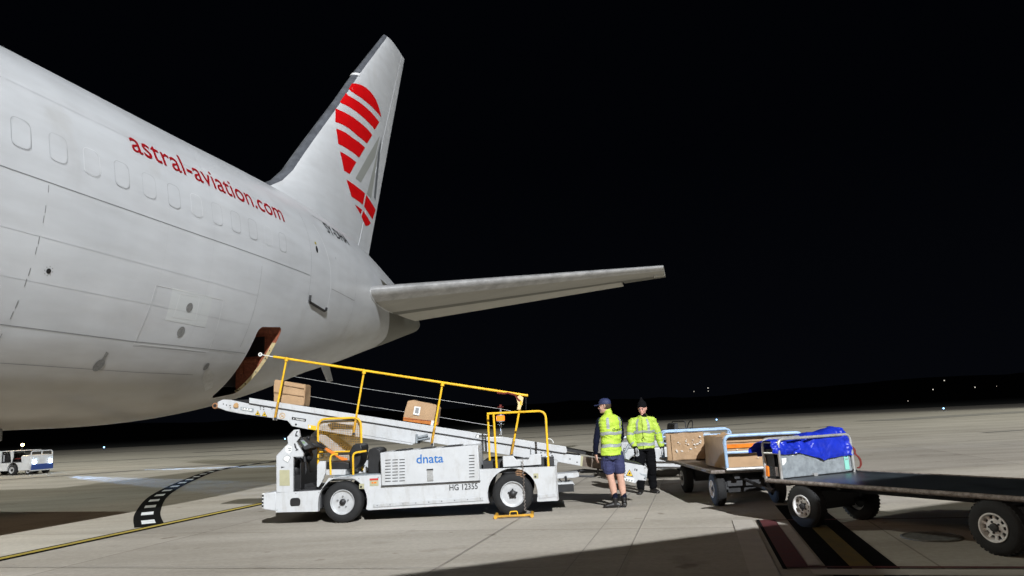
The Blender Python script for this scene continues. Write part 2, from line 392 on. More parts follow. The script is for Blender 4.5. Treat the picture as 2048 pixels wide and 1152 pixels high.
# manhole cover
g = G(); c = Vector((4.52, 8.2)); g.lathe([(0, .31), (.006, .31), (.010, .30), (.010, .285), (.002, .283), (.002, .272), (.009, .270), (.009, .02)], (c.x, c.y, .006), 'z', 40)
o = obj('manhole_cover', g, mat('cast_iron', (.13, .125, .11), .7, var=.4, vscale=16, bump=.5, bscale=40), smooth=True)
tag(o, 'round dark manhole cover in the concrete below the near cart', 'manhole cover')
# hills with wooded ridge
def ridge(name, y0, dep, prof, col, seed):
    g = G(); n = 220; xs = [-2600+5200*i/n for i in range(n+1)]; rows = []
    for j in range(7):
        t = j/6; row = []
        for x in xs:
            h = prof(x)+6*noise.noise(Vector((x*.006, seed, 0)))+2.2*noise.noise(Vector((x*.05, seed, 2)))+(1.3*noise.noise(Vector((x*.3, seed, 5))))
            row.append((x, y0+dep*t-.00006*abs(x)*0, -1+max(0, h)*sin(t*pi/2)**.8))
        rows.append(row)
    g.rings(rows, close_u=False, caps=False)
    o = obj(name, g, mat(name+'_cover', col, 1.0, var=.4, vscale=.02), smooth=True); tag(o, 'black wooded hills on the horizon', kind='structure'); return o
ridge('hills', 650, 350, lambda x: 23+.0045*max(0, x)+(6 if x > 300 else 0)*min(1, (x-300)/200 if x > 300 else 0), (.010, .012, .010), 3)
# small lights far out: each one a thing of its own
def edge_light(x, y, label):
    t = thing('taxiway_light', label, 'edge light', (x, y, 0), group='blue edge lights of the taxiway')
    k = max(1, math.hypot(x, y)/95)
    g = G(); g.lathe([(0, .05*k), (.08*k, .045*k), (.10*k, .02*k), (.26*k, .02*k)], (0, 0, 0), 'z', 12); obj('stem', g, M['dark'], t, smooth=True)
    g = G(); g.ball((0, 0, .34*k), .085*k, 12, 8); obj('lamp_glass', g, M['bluelight'], t, smooth=True)
def at_px(px, py, z=.3):
    a = GR.pz(px, py, z); return a
for px, py, lb in ((208, 895, 'blue edge light left of the arc, seen below the fuselage'), (570, 877.5, 'blue edge light seen just left of the loader console'),
                   (1433, 838, 'blue edge light above the blue cart rail'), (1887, 816, 'blue edge light at the grass edge, far beyond the empty cart deck')):
    a = at_px(px, py, .42); k = 1.0
    d = math.hypot(*a)
    if d > 170: a = (a[0]*170/d, a[1]*170/d)
    edge_light(a[0], a[1], lb)
def far_lamp(px, py, D, r, label, mast=True):
    o_, d = GR.ray(px, py); d = d/ d.y; p = o_+d*D
    t = thing('distant_lamp', label, 'lamp', (p.x, p.y, 0), group='small white lamps on the far hills')
    g = G(); g.ball((0, 0, p.z), r, 10, 8); obj('lamp_head', g, M['farlight'], t, smooth=True)
    g = G(); g.tube([(0, 0, 0), (0, 0, p.z-r)], .05, 6); obj('pole', g, M['dark'], t)
for px, py, r, lb in ((1388, 783, .42, 'faint lamp on the ridge, just left of the brightest pair'), (1416, 776, .62, 'bright upper lamp of the pair on the ridge above the men'),
                      (1416.5, 782, .42, 'dimmer lower lamp of the pair on the ridge'), (1888.5, 761, .62, 'highest white lamp on the dark hillside, far right'),
                      (1866, 779, .62, 'white lamp low on the hillside left of the highest one'), (1950, 774.5, .6, 'white lamp on the hillside right of the highest one'),
                      (1993, 772.5, .3, 'faintest lamp at the right end of the hillside row'), (1816, 802, .42, 'small lamp near the foot of the dark hills')):
    far_lamp(px, py, 640, r*.75, lb)
# ================================================================== AIRCRAFT  (local x = aft, y = starboard, z = up; port side is -y and faces the camera)
ST = [-24, -4, 4, 9, 11, 13, 15, 17, 19, 21, 23, 24.5, 25.5]
WW = [2.515, 2.515, 2.515, 2.515, 2.5, 2.42, 2.28, 2.08, 1.8, 1.45, 1.05, .72, .45]
ZT = [7.59, 7.59, 7.59, 7.61, 7.62, 7.66, 7.67, 7.58, 7.35, 6.96, 6.52, 6.12, 5.72]
ZB = [1.73, 1.73, 1.73, 1.73, 1.79, 2.02, 2.43, 2.97, 3.42, 3.93, 4.42, 4.8, 5.05]
def herm(xs, ys, x):
    n = len(xs); x = min(max(x, xs[0]), xs[-1])
    i = 0
    while i < n-2 and x > xs[i+1]: i += 1
    h = xs[i+1]-xs[i]; t = (x-xs[i])/h
    def m(k):
        if k == 0: return (ys[1]-ys[0])/(xs[1]-xs[0])
        if k == n-1: return (ys[-1]-ys[-2])/(xs[-1]-xs[-2])
        return .5*((ys[k]-ys[k-1])/(xs[k]-xs[k-1])+(ys[k+1]-ys[k])/(xs[k+1]-xs[k]))
    return ((2*t**3-3*t**2+1)*ys[i]+(t**3-2*t**2+t)*h*m(i)+(-2*t**3+3*t**2)*ys[i+1]+(t**3-t**2)*h*m(i+1))
def prof(s):
    W, T, B = herm(ST, WW, s), herm(ST, ZT, s), herm(ST, ZB, s)
    zc = T-W if T-2*W >= B else (T+B)/2
    return W, T, B, zc
def hull(s, a, off=0.0):                              # a: 0 = port side, +pi/2 = crown, -pi/2 = keel
    W, T, B, zc = prof(s); c, q = cos(a), sin(a)
    hz = (T-zc) if q > 0 else (zc-B)
    p = Vector((s, -W*c, zc+hz*q))
    if off:
        nn = Vector((0, -c/W, q/hz)).normalized(); p += nn*off
    return p
def side(s, z, off=.004):
    W, T, B, zc = prof(s); hz = (T-zc) if z > zc else (zc-B)
    q = max(-.9999, min(.9999, (z-zc)/hz)); return hull(s, math.asin(q), off)
ARZ = pi/2-TH
AF = Frame((AO.x, AO.y, 0), ARZ)
def hit(x, y):                                       # photo point -> (s, z) on the port skin
    o, d = AF.ray(x, y); d = d.normalized()
    t = 5.0
    while t < 45:
        p = o+d*t
        if 4 < p.x < 25.5:
            W, T, B, zc = prof(p.x); hz = (T-zc) if p.z > zc else (zc-B)
            if (p.y/W)**2+((p.z-zc)/hz)**2 < 1: return (p.x, p.z)
        t += .008
    return None
plane = thing('cargo_airplane', 'white twin aisle cargo airplane, tail section with red stripes on its fin', 'airplane', (AO.x, AO.y, 0), ARZ)

def skin_mat():
    m = bpy.data.materials.new('airplane_white_skin'); m.use_nodes = True; nt = m.node_tree; N = nt.nodes; L = nt.links; b = N['Principled BSDF']
    tc = N.new('ShaderNodeTexCoord')
    def noi(scale, mapping, det=5):
        mp = N.new('ShaderNodeMapping'); mp.inputs['Scale'].default_value = mapping; L.new(tc.outputs['Object'], mp.inputs[0])
        n = N.new('ShaderNodeTexNoise'); n.inputs['Scale'].default_value = scale; n.inputs['Detail'].default_value = det; L.new(mp.outputs[0], n.inputs[0]); return n.outputs[0]
    def ramp(v, a, ca, bb, cb):
        r = N.new('ShaderNodeValToRGB'); r.color_ramp.elements[0].position = a; r.color_ramp.elements[1].position = bb
        r.color_ramp.elements[0].color = ca+(1,); r.color_ramp.elements[1].color = cb+(1,); L.new(v, r.inputs[0]); return r.outputs[0]
    def mul(a, c):
        x = N.new('ShaderNodeMix'); x.data_type = 'RGBA'; x.blend_type = 'MULTIPLY'; x.inputs[0].default_value = 1; L.new(a, x.inputs[6]); L.new(c, x.inputs[7]); return x.outputs[2]
    a = ramp(noi(1.1, (1, 1, .35)), .3, (.53, .545, .565), .7, (.59, .605, .625))
    c = mul(a, ramp(noi(4, (.25, 1, 1)), .3, (.915, .91, .905), .62, (1, 1, 1)))
    c = mul(c, ramp(noi(2.2, (.5, 1, .12)), .22, (.88, .86, .83), .38, (1, 1, 1)))
    # keel grime, its brown deepened to stand for warm light bounced off the apron
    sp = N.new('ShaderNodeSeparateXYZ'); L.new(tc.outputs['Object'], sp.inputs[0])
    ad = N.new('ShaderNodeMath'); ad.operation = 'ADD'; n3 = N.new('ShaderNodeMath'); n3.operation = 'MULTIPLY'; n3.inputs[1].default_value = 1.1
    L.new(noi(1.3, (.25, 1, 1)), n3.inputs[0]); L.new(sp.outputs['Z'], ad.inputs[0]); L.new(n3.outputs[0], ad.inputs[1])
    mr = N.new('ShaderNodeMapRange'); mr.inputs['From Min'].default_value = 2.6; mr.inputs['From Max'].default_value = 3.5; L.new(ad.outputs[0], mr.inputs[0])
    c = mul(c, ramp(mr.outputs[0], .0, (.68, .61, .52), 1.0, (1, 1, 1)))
    L.new(c, b.inputs['Base Color']); b.inputs['Roughness'].default_value = .33; b.inputs['Coat Weight'].default_value = .25; b.inputs['Coat Roughness'].default_value = .2
    wv = N.new('ShaderNodeTexWave'); wv.bands_direction = 'X'; wv.inputs['Scale'].default_value = .562; wv.inputs['Distortion'].default_value = .3; L.new(tc.outputs['Object'], wv.inputs[0])
    wz = N.new('ShaderNodeTexWave'); wz.bands_direction = 'Z'; wz.inputs['Scale'].default_value = 1.25; wz.inputs['Distortion'].default_value = .2; L.new(tc.outputs['Object'], wz.inputs[0])
    b0 = N.new('ShaderNodeBump'); b0.inputs['Strength'].default_value = .22; b0.inputs['Distance'].default_value = .004; L.new(wv.outputs['Fac'], b0.inputs['Height'])
    b1 = N.new('ShaderNodeBump'); b1.inputs['Strength'].default_value = .16; b1.inputs['Distance'].default_value = .003; L.new(wz.outputs['Fac'], b1.inputs['Height']); L.new(b0.outputs[0], b1.inputs['Normal'])
    bp = N.new('ShaderNodeBump'); L.new(b1.outputs[0], bp.inputs['Normal']); bp.inputs['Strength'].default_value = .12; bp.inputs['Distance'].default_value = .03
    L.new(noi(1.6, (1, 1, .6), 2), bp.inputs['Height']); L.new(bp.outputs[0], b.inputs['Normal'])
    return m
M['skinp'] = skin_mat()
M['seam'] = mat('panel_gap', (.22, .225, .23), .7)
M['seamwin'] = mat('faint_gap', (.34, .345, .355), .6)
M['seamlight'] = mat('pale_panel_edge', (.68, .69, .70), .4)  # paler than the skin, for thin edge lines and small fittings
M['redp'] = mat('red_livery', (.60, .004, .006), .35, var=.05)
M['redtext'] = mat('red_lettering', (.32, .004, .009), .4)
M['greyliv'] = mat('grey_livery', (.30, .31, .29), .4)
M['greydk'] = mat('dark_grey_livery', (.13, .14, .15), .4)
M['metle'] = mat('polished_leading_edge', (.13, .14, .16), .40, metal=.3, var=.25, vscale=3, bump=.1, bscale=5)
M['stable'] = mat('silver_leading_edge', (.50, .50, .50), .30, metal=.45, var=.22, vscale=2.5, bump=.08, bscale=5)
M['stab'] = mat('tailplane_grey', (.40, .385, .345), .32, metal=.35, var=.12, vscale=2, stretch=(1, .25, 1))
M['stabdk'] = mat('tailplane_dark_band', (.13, .125, .10), .45, var=.2, vscale=3)
M['elev'] = mat('elevator_pale', (.50, .485, .43), .5, var=.06, vscale=2)
M['drain'] = mat('grey_port_cover', (.22, .22, .215), .6, var=.3, vscale=30)

# --- barrel, with the bulk cargo door opening left out of the skin
DS0, DS1 = 12.50, 13.42
def ang(s, z):
    W, T, B, zc = prof(s); hz = (T-zc) if z > zc else (zc-B); return math.asin(max(-1, min(1, (z-zc)/hz)))
DA1 = ang(12.95, 3.68); DA0 = ang(12.95, 2.30)
ss = [-24, -16, -10, -6, -4, -2, 0, 2, 3]+[4+.25*i for i in range(34)]+[DS0+(DS1-DS0)*i/6 for i in range(7)]+[13.7+.25*i for i in range(48)]
ss = sorted(x for x in set(round(x, 4) for x in ss) if x <= 25.5 and not (DS0 < x < DS1 and min(abs(x-(DS0+(DS1-DS0)*i/6)) for i in range(7)) > .001))
aa = sorted(set([round(-pi+2*pi*i/96, 5) for i in range(96) if not (DA0-.02 < -pi+2*pi*i/96 < DA1+.02)]+[round(DA0+(DA1-DA0)*i/8, 5) for i in range(9)]))
g = G(); nA = len(aa); vs = []; fs = []
for s in ss:
    for a in aa: vs.append(hull(s, a))
for i in range(len(ss)-1):
    for k in range(nA):
        a0, a1 = aa[k], aa[(k+1) % nA]
        if DS0-.001 <= ss[i] and ss[i+1] <= DS1+.001 and DA0-.001 <= a0 and a1 <= DA1+.001 and a1 > a0: continue
        fs.append((i*nA+k, i*nA+(k+1) % nA, (i+1)*nA+(k+1) % nA, (i+1)*nA+k))
g.add(vs, fs)
# rounded corners of the opening
rc = .15
def corner(s_, a_, ds, da):
    W, T, B, zc = prof(s_); hz = .5*(hull(s_, a_+.01)-hull(s_, a_)).length/.01*2
    ra = rc/hz
    pts = [(s_, a_)]+[(s_+ds*(rc-rc*cos(t)), a_+da*(ra-ra*sin(t))) for t in [pi/2*i/8 for i in range(9)]]
    g.add([hull(p[0], p[1]) for p in pts], [(0, i, i+1) for i in range(1, len(pts)-1)])
corner(DS0, DA0, 1, 1); corner(DS1, DA0, -1, 1); corner(DS0, DA1, 1, -1); corner(DS1, DA1, -1, -1)
# tail cone end
capr = []
for k, (ds, f) in enumerate(((.10, .93), (.19, .78), (.26, .55), (.30, .28))):
    W, T, B, zc = prof(25.5); zm = (T+B)/2
    capr.append([Vector((25.5+ds, (hull(25.5, a).y)*f, zm+(hull(25.5, a).z-zm)*f)) for a in aa])
g.rings([[hull(25.5, a) for a in aa]]+capr, caps=False); g.add([(25.81, 0, (prof(25.5)[1]+prof(25.5)[2])/2)]+[tuple(p) for p in capr[-1]], [(0, i, i % nA+1) for i in range(1, nA+1)][:-1])
fus = obj('fuselage', g, M['skinp'], plane, smooth=True, auto=60)
# nose closing, far outside the picture
g = G(); g.rings([[Vector((-24-6*sin(t), hull(-24, a).y*cos(t), 4.6+(hull(-24, a).z-4.6)*cos(t))) for a in aa[::4]] for t in (0, .4, .8, 1.2, 1.5)], caps=True)
obj('nose', g, M['skinp'], plane, smooth=True)

def ribsurf(pts, wd=.010, off=.004, g=None, closed=False, step=.12):
    g = g or G(); q = []
    n = len(pts); rng = range(n if closed else n-1)
    for i in rng:
        a, b = Vector(pts[i]), Vector(pts[(i+1) % n]); k = max(1, int((b-a).length/step))
        q += [a.lerp(b, j/k) for j in range(k)]
    if not closed: q.append(Vector(pts[-1]))
    m = len(q); vs = []
    for i, p in enumerate(q):
        d = (q[(i+1) % m]-q[i-1]) if closed else (q[min(i+1, m-1)]-q[max(i-1, 0)])
        d.normalize(); nn = Vector((-d.y, d.x))*wd/2
        vs += [side(p.x+nn.x, p.y+nn.y, off), side(p.x-nn.x, p.y-nn.y, off)]
    fs = [(2*i, 2*i+1, (2*i+3) % (2*m), (2*i+2) % (2*m)) for i in range(m if closed else m-1)]
    g.add(vs, fs); return g
def plate(c, rx, rz, off, m, name, parent, n=20, sq=2.0, fillrings=3, **kw):
    g = G(); out = []
    for i in range(n):
        t = 2*pi*i/n; cc, q = cos(t), sin(t)
        out.append((c[0]+rx*abs(cc)**(2/sq)*(1 if cc > 0 else -1), c[1]+rz*abs(q)**(2/sq)*(1 if q > 0 else -1)))
    rg = [[side(c[0]+(p[0]-c[0])*f, c[1]+(p[1]-c[1])*f, off) for p in out] for f in (1, .66, .33, .02)]
    g.rings(rg, caps=False); return obj(name, g, m, parent, smooth=True, recalc=False, **kw)
# horizontal and vertical skin joints
g = G()
ribsurf([(4.2, 4.93), (10.2, 4.95), (14.13, 5.0)], .011, .004, g)
ribsurf([(5, 3.05), (9.36, 3.04), (12.42, 3.10)], .010, .004, g)
ribsurf([(15.35, 4.9), (16.9, 4.86)], .010, .004, g)
ribsurf([(5, 2.58), (9.8, 2.59), (11.2, 2.62)], .007, .004, g)
for zz in [4.9-.14*i for i in range(16)]:
    if int(zz*7) % 3: ribsurf([(7.16, zz), (7.165, zz-.10)], .010, .004, g)
ribsurf([(12.1, 4.8), (12.13, 3.2)], .005, .004, g); ribsurf([(16.9, 5.6), (16.95, 4.0)], .005, .004, g)
ribsurf([(15.05, 6.75), (15.9, 6.74)], .012, .004, g)
obj('panel_joint', g, M['seam'], fus, recalc=False)
def rrect(cx_, cz_, hw, hh, r, n=4):
    out = []
    for (sx, sz, t0) in ((1, 1, 0), (-1, 1, pi/2), (-1, -1, pi), (1, -1, 3*pi/2)):
        for i in range(n+1):
            t = t0+pi/2*i/n; out.append((cx_+sx*(hw-r)+r*cos(t), cz_+sz*(hh-r)+r*sin(t)))
    return out
# plugged cabin windows: a slightly proud blank in a thin gap
wins = [5.6, 6.17]+[6.727+.5588*i for i in range(12)]
for i, s in enumerate(wins):
    z = 5.47
    p = plate((s, z), .135, .20, .006, M['skinp'], 'window_plug', fus, n=28, sq=4)
    g = ribsurf(rrect(s, z, .142, .207, .085), (.007 if (i*7) % 3 else .004), .0075, None, True, .05)
    obj('window_gap', g, M['seamwin'] if (i*5) % 4 else M['seamlight'], p, recalc=False)
g = G()
for zz in (6.25, 4.2, 3.62):
    ribsurf([(4.4, zz), (13.9 if zz > 6 else 12.1, zz)], .005, .003, g, False, .25)
for s_ in (5.2, 9.4, 10.55, 12.12, 16.1, 17.0):
    ribsurf([(s_, 7.0), (s_, 6.4), (s_, 4.9), (s_, 3.2), (s_, 2.75 if s_ < 12.3 else 3.5)], .005, .003, g, False, .15)
obj('lap_joint', g, mat('faint_lap_joint', (.49, .50, .515), .45), fus, recalc=False)
# rear passenger door outline, peep window, handle recess, sill guard
g = G(); dl = [(14.17, 6.55), (14.17, 4.5)]; dr = [(14.72, 6.4), (14.95, 5.95), (15.17, 5.4), (15.27, 4.9), (15.28, 4.42)]
ribsurf(dl, .006, .004, g); obj('door_gap', g, M['seam'], fus, recalc=False)
dr = [Vector(p) for p in dr]; dr = spline(dr, 4)
g = G(); ribsurf([(p.x, p.y) for p in dr], .022, .006, g); rd = obj('passenger_door_edge', g, M['seamlight'], fus, recalc=False)
plate((14.49, 5.70), .055, .085, .006, M['black'], 'peep_window', fus); plate((14.47, 5.85), .045, .035, .006, mat('olive_placard', (.35, .30, .02), .5), 'placard', fus)
plate((15.55, 5.72), .012, .035, .006, M['seam'], 'static_port', fus, n=10)
g = G(); g.tube([side(14.24, 4.56, .02), side(14.24, 4.43, .03), side(14.30, 4.40, .035), side(15.12, 4.33, .035), side(15.2, 4.36, .03), side(15.22, 4.42, .02)], .030, 8)
obj('door_sill_guard', g, M['black'], fus, smooth=True)
# service panels and ports
g = G()
for poly, wd in (([hit(311, 570), hit(446, 600), hit(416, 703), hit(267, 687)], .010), ([hit(360, 587), hit(399, 594), hit(390, 640), hit(346, 634)], .009)):
    ribsurf(poly, wd, .0045, g, True)
obj('service_panel_edge', g, M['seamlight'], fus, recalc=False)
g = G(); ribsurf([(hit(267, 689)[0], hit(267, 689)[1]-.02), (hit(412, 703)[0], hit(412, 703)[1]-.02)], .007, .0055, g); obj('service_panel_hinge', g, M['seam'], fus, recalc=False)
vsg = poly_sub([hit(345, 575), hit(425, 593), hit(410, 655), hit(330, 640)], .15)
g = G(); g.add([side(v[0], v[1], .002) for v in vsg[0]], vsg[1]); obj('service_panel_patch', g, mat('faint_grey_patch', (.56, .58, .585), .4), fus, recalc=False)
for px, py, r in ((378, 615, .075), (361, 663, .08), (197, 730, .085), (412, 733, .062)):
    p = plate(hit(px, py), r, r, .006, M['drain'], 'round_port', fus, n=22)
    c = hit(px, py); g = ribsurf([(c[0]+r*cos(t), c[1]+r*sin(t)) for t in [2*pi*i/20 for i in range(20)]], .010, .008, None, True, .1); obj('port_rim', g, M['seam'], p, recalc=False)
    g = G()
    for k in (-.03, 0, .03): ribsurf([(c[0]-.04, c[1]+k), (c[0]+.04, c[1]+k)], .006, .0082, g)
    obj('port_marking', g, M['seam'], p, recalc=False)
g = G(); c = hit(96, 542); plate(c, .035, .035, .006, M['black'], 'small_port', fus)
for k in range(8): ribsurf([(c[0]+.055*cos(k*pi/4), c[1]+.055*sin(k*pi/4)), (c[0]+.068*cos(k*pi/4), c[1]+.068*sin(k*pi/4))], .010, .006, g)
obj('port_screws', g, M['seam'], fus, recalc=False)
# fluid stains below the ports
vsg = poly_sub([hit(a, b) for a, b in ((418, 738), (428, 752), (424, 775), (410, 782), (404, 760), (410, 742))], .1)
g = G(); g.add([side(v[0], v[1], .003) for v in vsg[0]], vsg[1]); obj('dried_stain', g, mat('pale_stain', (.60, .60, .59), .5, var=.12, vscale=12), fus, recalc=False)
vsg = poly_sub([hit(a, b) for a, b in ((212, 703), (217, 706), (207, 722), (200, 724))], .1)
g = G(); g.add([side(v[0], v[1], .003) for v in vsg[0]], vsg[1]); obj('dark_stain', g, M['drain'], fus, recalc=False)
# lettering on the side
def side_text(body, s0, s1, zb, ht, m, name, maxe=.09, asc=None, **kw):
    vs, fs = text2d(body, maxe=.12, **kw)
    ax, bx = min(v[0] for v in vs), max(v[0] for v in vs)
    k = (s1-s0)/(bx-ax); ky = ht
    g = G(); g.add([side(s0+(v[0]-ax)*k, zb+v[1]*ky, .009) for v in vs], fs); return obj(name, g, m, fus, recalc=False)
side_text('astral-aviation.com', 8.74, 13.14, 6.015, .56, M['redtext'], 'airline_lettering', offset=.004)
side_text('5Y-DHA', 15.55, 16.95, 6.42, .42, M['ink'], 'registration_lettering', offset=.012)

# --- cargo door opening: jambs, brown hold lining
def per(n=10):                                       # perimeter of the opening
    W = hull(12.95, DA0+.01)-hull(12.95, DA0); ra = rc/(W.length/.01); out = []
    for (sx, sa, t0, s_, a_) in ((1, 1, 0, DS1, DA1), (-1, 1, pi/2, DS0, DA1), (-1, -1, pi, DS0, DA0), (1, -1, 3*pi/2, DS1, DA0)):
        for i in range(n+1):
            t = t0+pi/2*i/n; out.append((s_-sx*rc+rc*cos(t), a_-sa*ra+ra*sin(t)))
    return out
pr = per(); cds = (DS0+DS1)/2
seg = []
for p, q in zip(pr, pr[1:]+pr[:1]):
    k = max(1, int((Vector(p)-Vector(q)).length/.06)); seg += [Vector(p).lerp(Vector(q), j/k) for j in range(k)]
def inn(p, dep):
    v = hull(p[0], p[1]); return Vector((v.x, v.y+dep, v.z))
frm = G(); frm.rings([[hull(p[0], p[1], -.002) for p in seg], [inn(p, .05) for p in seg]], caps=False)
jm = obj('cargo_door_frame', frm, M['holdbrown'], plane, smooth=True)
aft = [p for p in seg if p[0] > DS1-.10 and DA0-.0 <= p[1] <= DA1-.12]; aft.sort(key=lambda p: p[1])
g = G()
for i in range(len(aft)-1):
    a, b = aft[i], aft[i+1]
    v0, v1 = hull(a[0], a[1]), hull(b[0], b[1]); e = Vector((-.028, .008, 0))
    g.add([v0+e*.12, v1+e*.12, v1+e+Vector((-.025, .06, 0)), v0+e+Vector((-.025, .06, 0))], [(0, 1, 2, 3)])
jb = obj('door_jamb', g, M['holdcream'], plane, recalc=False)
g = G()
for i in range(9):
    k = int((i+.7)*len(aft)/9.6); a = aft[min(k, len(aft)-1)]; v = hull(a[0], a[1])+Vector((-.030, .036, 0)); r = .022 if i % 2 else .015
    n_ = Vector((-.9, -.42, 0)).normalized(); u_ = Vector((-.42, .9, 0)).normalized(); w_ = Vector((0, .45, .9)).normalized()
    c = v+n_*.010; ring = [c+(u_*cos(t)*.8+w_*sin(t))*r for t in [2*pi*j/12 for j in range(12)]]; g.add(ring, [tuple(range(12))])
obj('lightening_hole', g, M['black'], jb, recalc=False)
g = G(); YB = -.95                                   # lining of the hold: straight walls running inboard from the opening
def deep(p): v = hull(p[0], p[1]); return Vector((v.x, max(YB, v.y+.08), v.z))
g.rings([[inn(p, .05) for p in seg], [deep(p) for p in seg]], caps=False)
obj('hold_lining', g, M['holdbrown'], plane)
g = G(); g.box(DS0-.12, DS1+.12, YB, YB+.03, 2.50, 3.78); obj('hold_back_wall', g, M['dark'], plane)
M['frameb'] = mat('brown_frame', (.34, .12, .06), .6, var=.3, vscale=20)
g = G(); g.box(DS1-.025, DS1-.005, -1.66, -1.18, 3.14, 3.56); obj('inner_door_panel', g, M['black'], plane)
for z0_, z1_, y0_, y1_ in ((3.02, 3.08, -1.50, -1.0), (2.78, 3.05, -1.16, -1.10)):
    g = G(); g.box(DS1-.06, DS1-.004, y0_, y1_, z0_, z1_); obj('hold_frame', g, M['frameb'], plane)

# --- fin
def cpl(x, y, l=0.0):
    o, d = AF.ray(x, y); t = (-l-o.y)/d.y; p = o+d*t; return (p.x, p.z)
LEp = [cpl(*p) for p in ((523, 368), (545, 359), (568, 338), (586, 312), (613, 275), (668, 202), (706, 147), (765, 72))]
HGp = [cpl(*p) for p in ((709, 484), (729, 397), (754, 309), (766, 256), (802, 107))]
TEp = [cpl(*p) for p in ((737, 512), (808, 122))]
def at_z(pts, z):
    pts = sorted(pts, key=lambda p: p[1])
    if z <= pts[0][1]: a, b = pts[0], pts[1]
    elif z >= pts[-1][1]: a, b = pts[-2], pts[-1]
    else:
        for a, b in zip(pts, pts[1:]):
            if a[1] <= z <= b[1]: break
    return a[0]+(b[0]-a[0])*(z-a[1])/(b[1]-a[1])
ZTIP = cpl(768, 69)[1]
def sle(z):
    v = at_z(LEp, z)
    return v
def thick(f): return .5*.084*(2.969*math.sqrt(max(f, 0))-1.26*f-3.516*f*f+2.843*f**3-1.036*f**4)/.6*1.0
def fin_y(s, z):
    a, b = sle(z), at_z(TEp, z); c = b-a; f = max(0, min(1, (s-a)/c)); cc = min(c, 6.8); return -thick(f)*cc
lev = [6.4, 7.0, 7.4, 7.8]+[8.05+.12*i for i in range(14)]+[9.8+.5*i for i in range(14)]; lev = [z for z in lev if z < ZTIP-.1]+[ZTIP-.08]
def strip(f0, f1, nf, name, m, hinge0=False, hinge1=False, bev=None):
    rings = []
    for z in lev+[ZTIP-.03, ZTIP]:
        a, b = sle(z), at_z(TEp, z); c = b-a; h = (at_z(HGp, z)-a)/c
        topk = 1.0
        if z > ZTIP-.06: topk = .82 if z < ZTIP-.01 else .35
        F0 = h+.004 if hinge0 else f0(z, a, c); F1 = h-.004 if hinge1 else f1(z, a, c)
        up = [F0+(F1-F0)*(i/nf)**(1.6 if not hinge0 else 1) for i in range(nf+1)]
        trim = 0
        ring = [Vector((a+f*c, fin_y(a+f*c, z)*topk, z)) for f in up]+[Vector((a+f*c, -fin_y(a+f*c, z)*topk, z)) for f in reversed(up)]
        rings.append(ring)
    g = G(); g.rings(rings, caps=True); return obj(name, g, m, plane, smooth=True, auto=50)
lew = lambda z, a, c: (.30+.0*z)/c
fin = strip(lambda z, a, c: .165/c, None, 16, 'vertical_fin', M['skinp'], hinge1=True)
strip(lambda z, a, c: 0, lambda z, a, c: .16/c, 8, 'fin_leading_edge', M['metle'])
rud = strip(None, lambda z, a, c: 1, 6, 'rudder', M['skinp'], hinge0=True)
def decal(poly, m, name, parent, off=.008, maxe=.22, clip=None):
    # two passes so that the outline lands on the skin of the fin
    pts = []
    for x, y in poly:
        l = .2
        for _ in range(4):
            s, z = cpl(x, y, l); l = -fin_y(s, z)
        pts.append((s, z))
    vs, fs = poly_sub(pts, maxe); g = G()
    g.add([(v[0], fin_y(v[0], v[1])-off, v[1]) for v in vs], fs); return obj(name, g, m, parent, recalc=False)
Z4 = lambda pts: [(640+x/5.009, 50+y/5.009) for x, y in pts]
Z5 = lambda pts: [(640+x/4.432, 270+y/4.432) for x, y in pts]
stripes = [
    Z4([(298, 590), (325, 585), (355, 586), (395, 595), (430, 609), (467, 634), (500, 664), (535, 708), (562, 755), (583, 808), (600, 868), (613, 925), (575, 880), (530, 831), (470, 777), (420, 737), (360, 698), (310, 666), (268, 643)]),
    Z4([(232, 684), (280, 706), (330, 733), (380, 765), (430, 802), (480, 845), (528, 893), (565, 938), (592, 972), (548, 1048), (510, 1003), (465, 958), (415, 912), (365, 872), (315, 837), (265, 808), (215, 786), (172, 776)]),
    Z4([(147, 836), (185, 848), (225, 866), (280, 894), (330, 925), (380, 962), (430, 1003), (480, 1050), (522, 1102)])+Z5([(415, 75), (370, 36), (330, 5)])+Z4([(340, 1078), (295, 1040), (250, 1012), (200, 987), (150, 970)]),
    Z4([(160, 1036), (210, 1056), (262, 1083)])+Z5([(290, 28), (345, 65), (398, 112), (345, 200), (310, 170), (270, 142), (215, 106), (160, 78)]),
    Z5([(175, 145), (225, 172), (275, 205), (320, 241), (262, 346), (236, 330), (212, 317)]),
]
for p in stripes: decal(p, M['redp'], 'red_stripe', fin)
decal(Z5([(233, 395), (290, 432), (350, 478), (398, 517), (379, 618), (330, 580), (278, 545)]), M['redp'], 'red_stripe', fin)
decal(Z5([(308, 617), (345, 642), (372, 662), (358, 702)]), M['redp'], 'red_stripe', fin)
decal(Z5([(408, 530), (450, 592), (492, 662), (465, 748), (427, 690), (389, 632)]), M['redp'], 'red_stripe', rud)
decal(Z5([(382, 672), (415, 722), (448, 780), (430, 801), (415, 806), (400, 801), (366, 722)]), M['redp'], 'red_stripe', rud)
decal(Z5([(313, 383), (420, 190), (528, 5), (505, 110), (485, 200), (361, 421)]), M['greyliv'], 'grey_stroke', fin)
decal(Z5([(545, 10), (538, 90), (492, 578), (476, 552), (512, 160)]), M['greydk'], 'grey_stroke', rud)
decal(Z5([(538, 10), (512, 150), (478, 400), (452, 560), (415, 520), (470, 300)]), M['greyliv'], 'grey_stroke', rud)
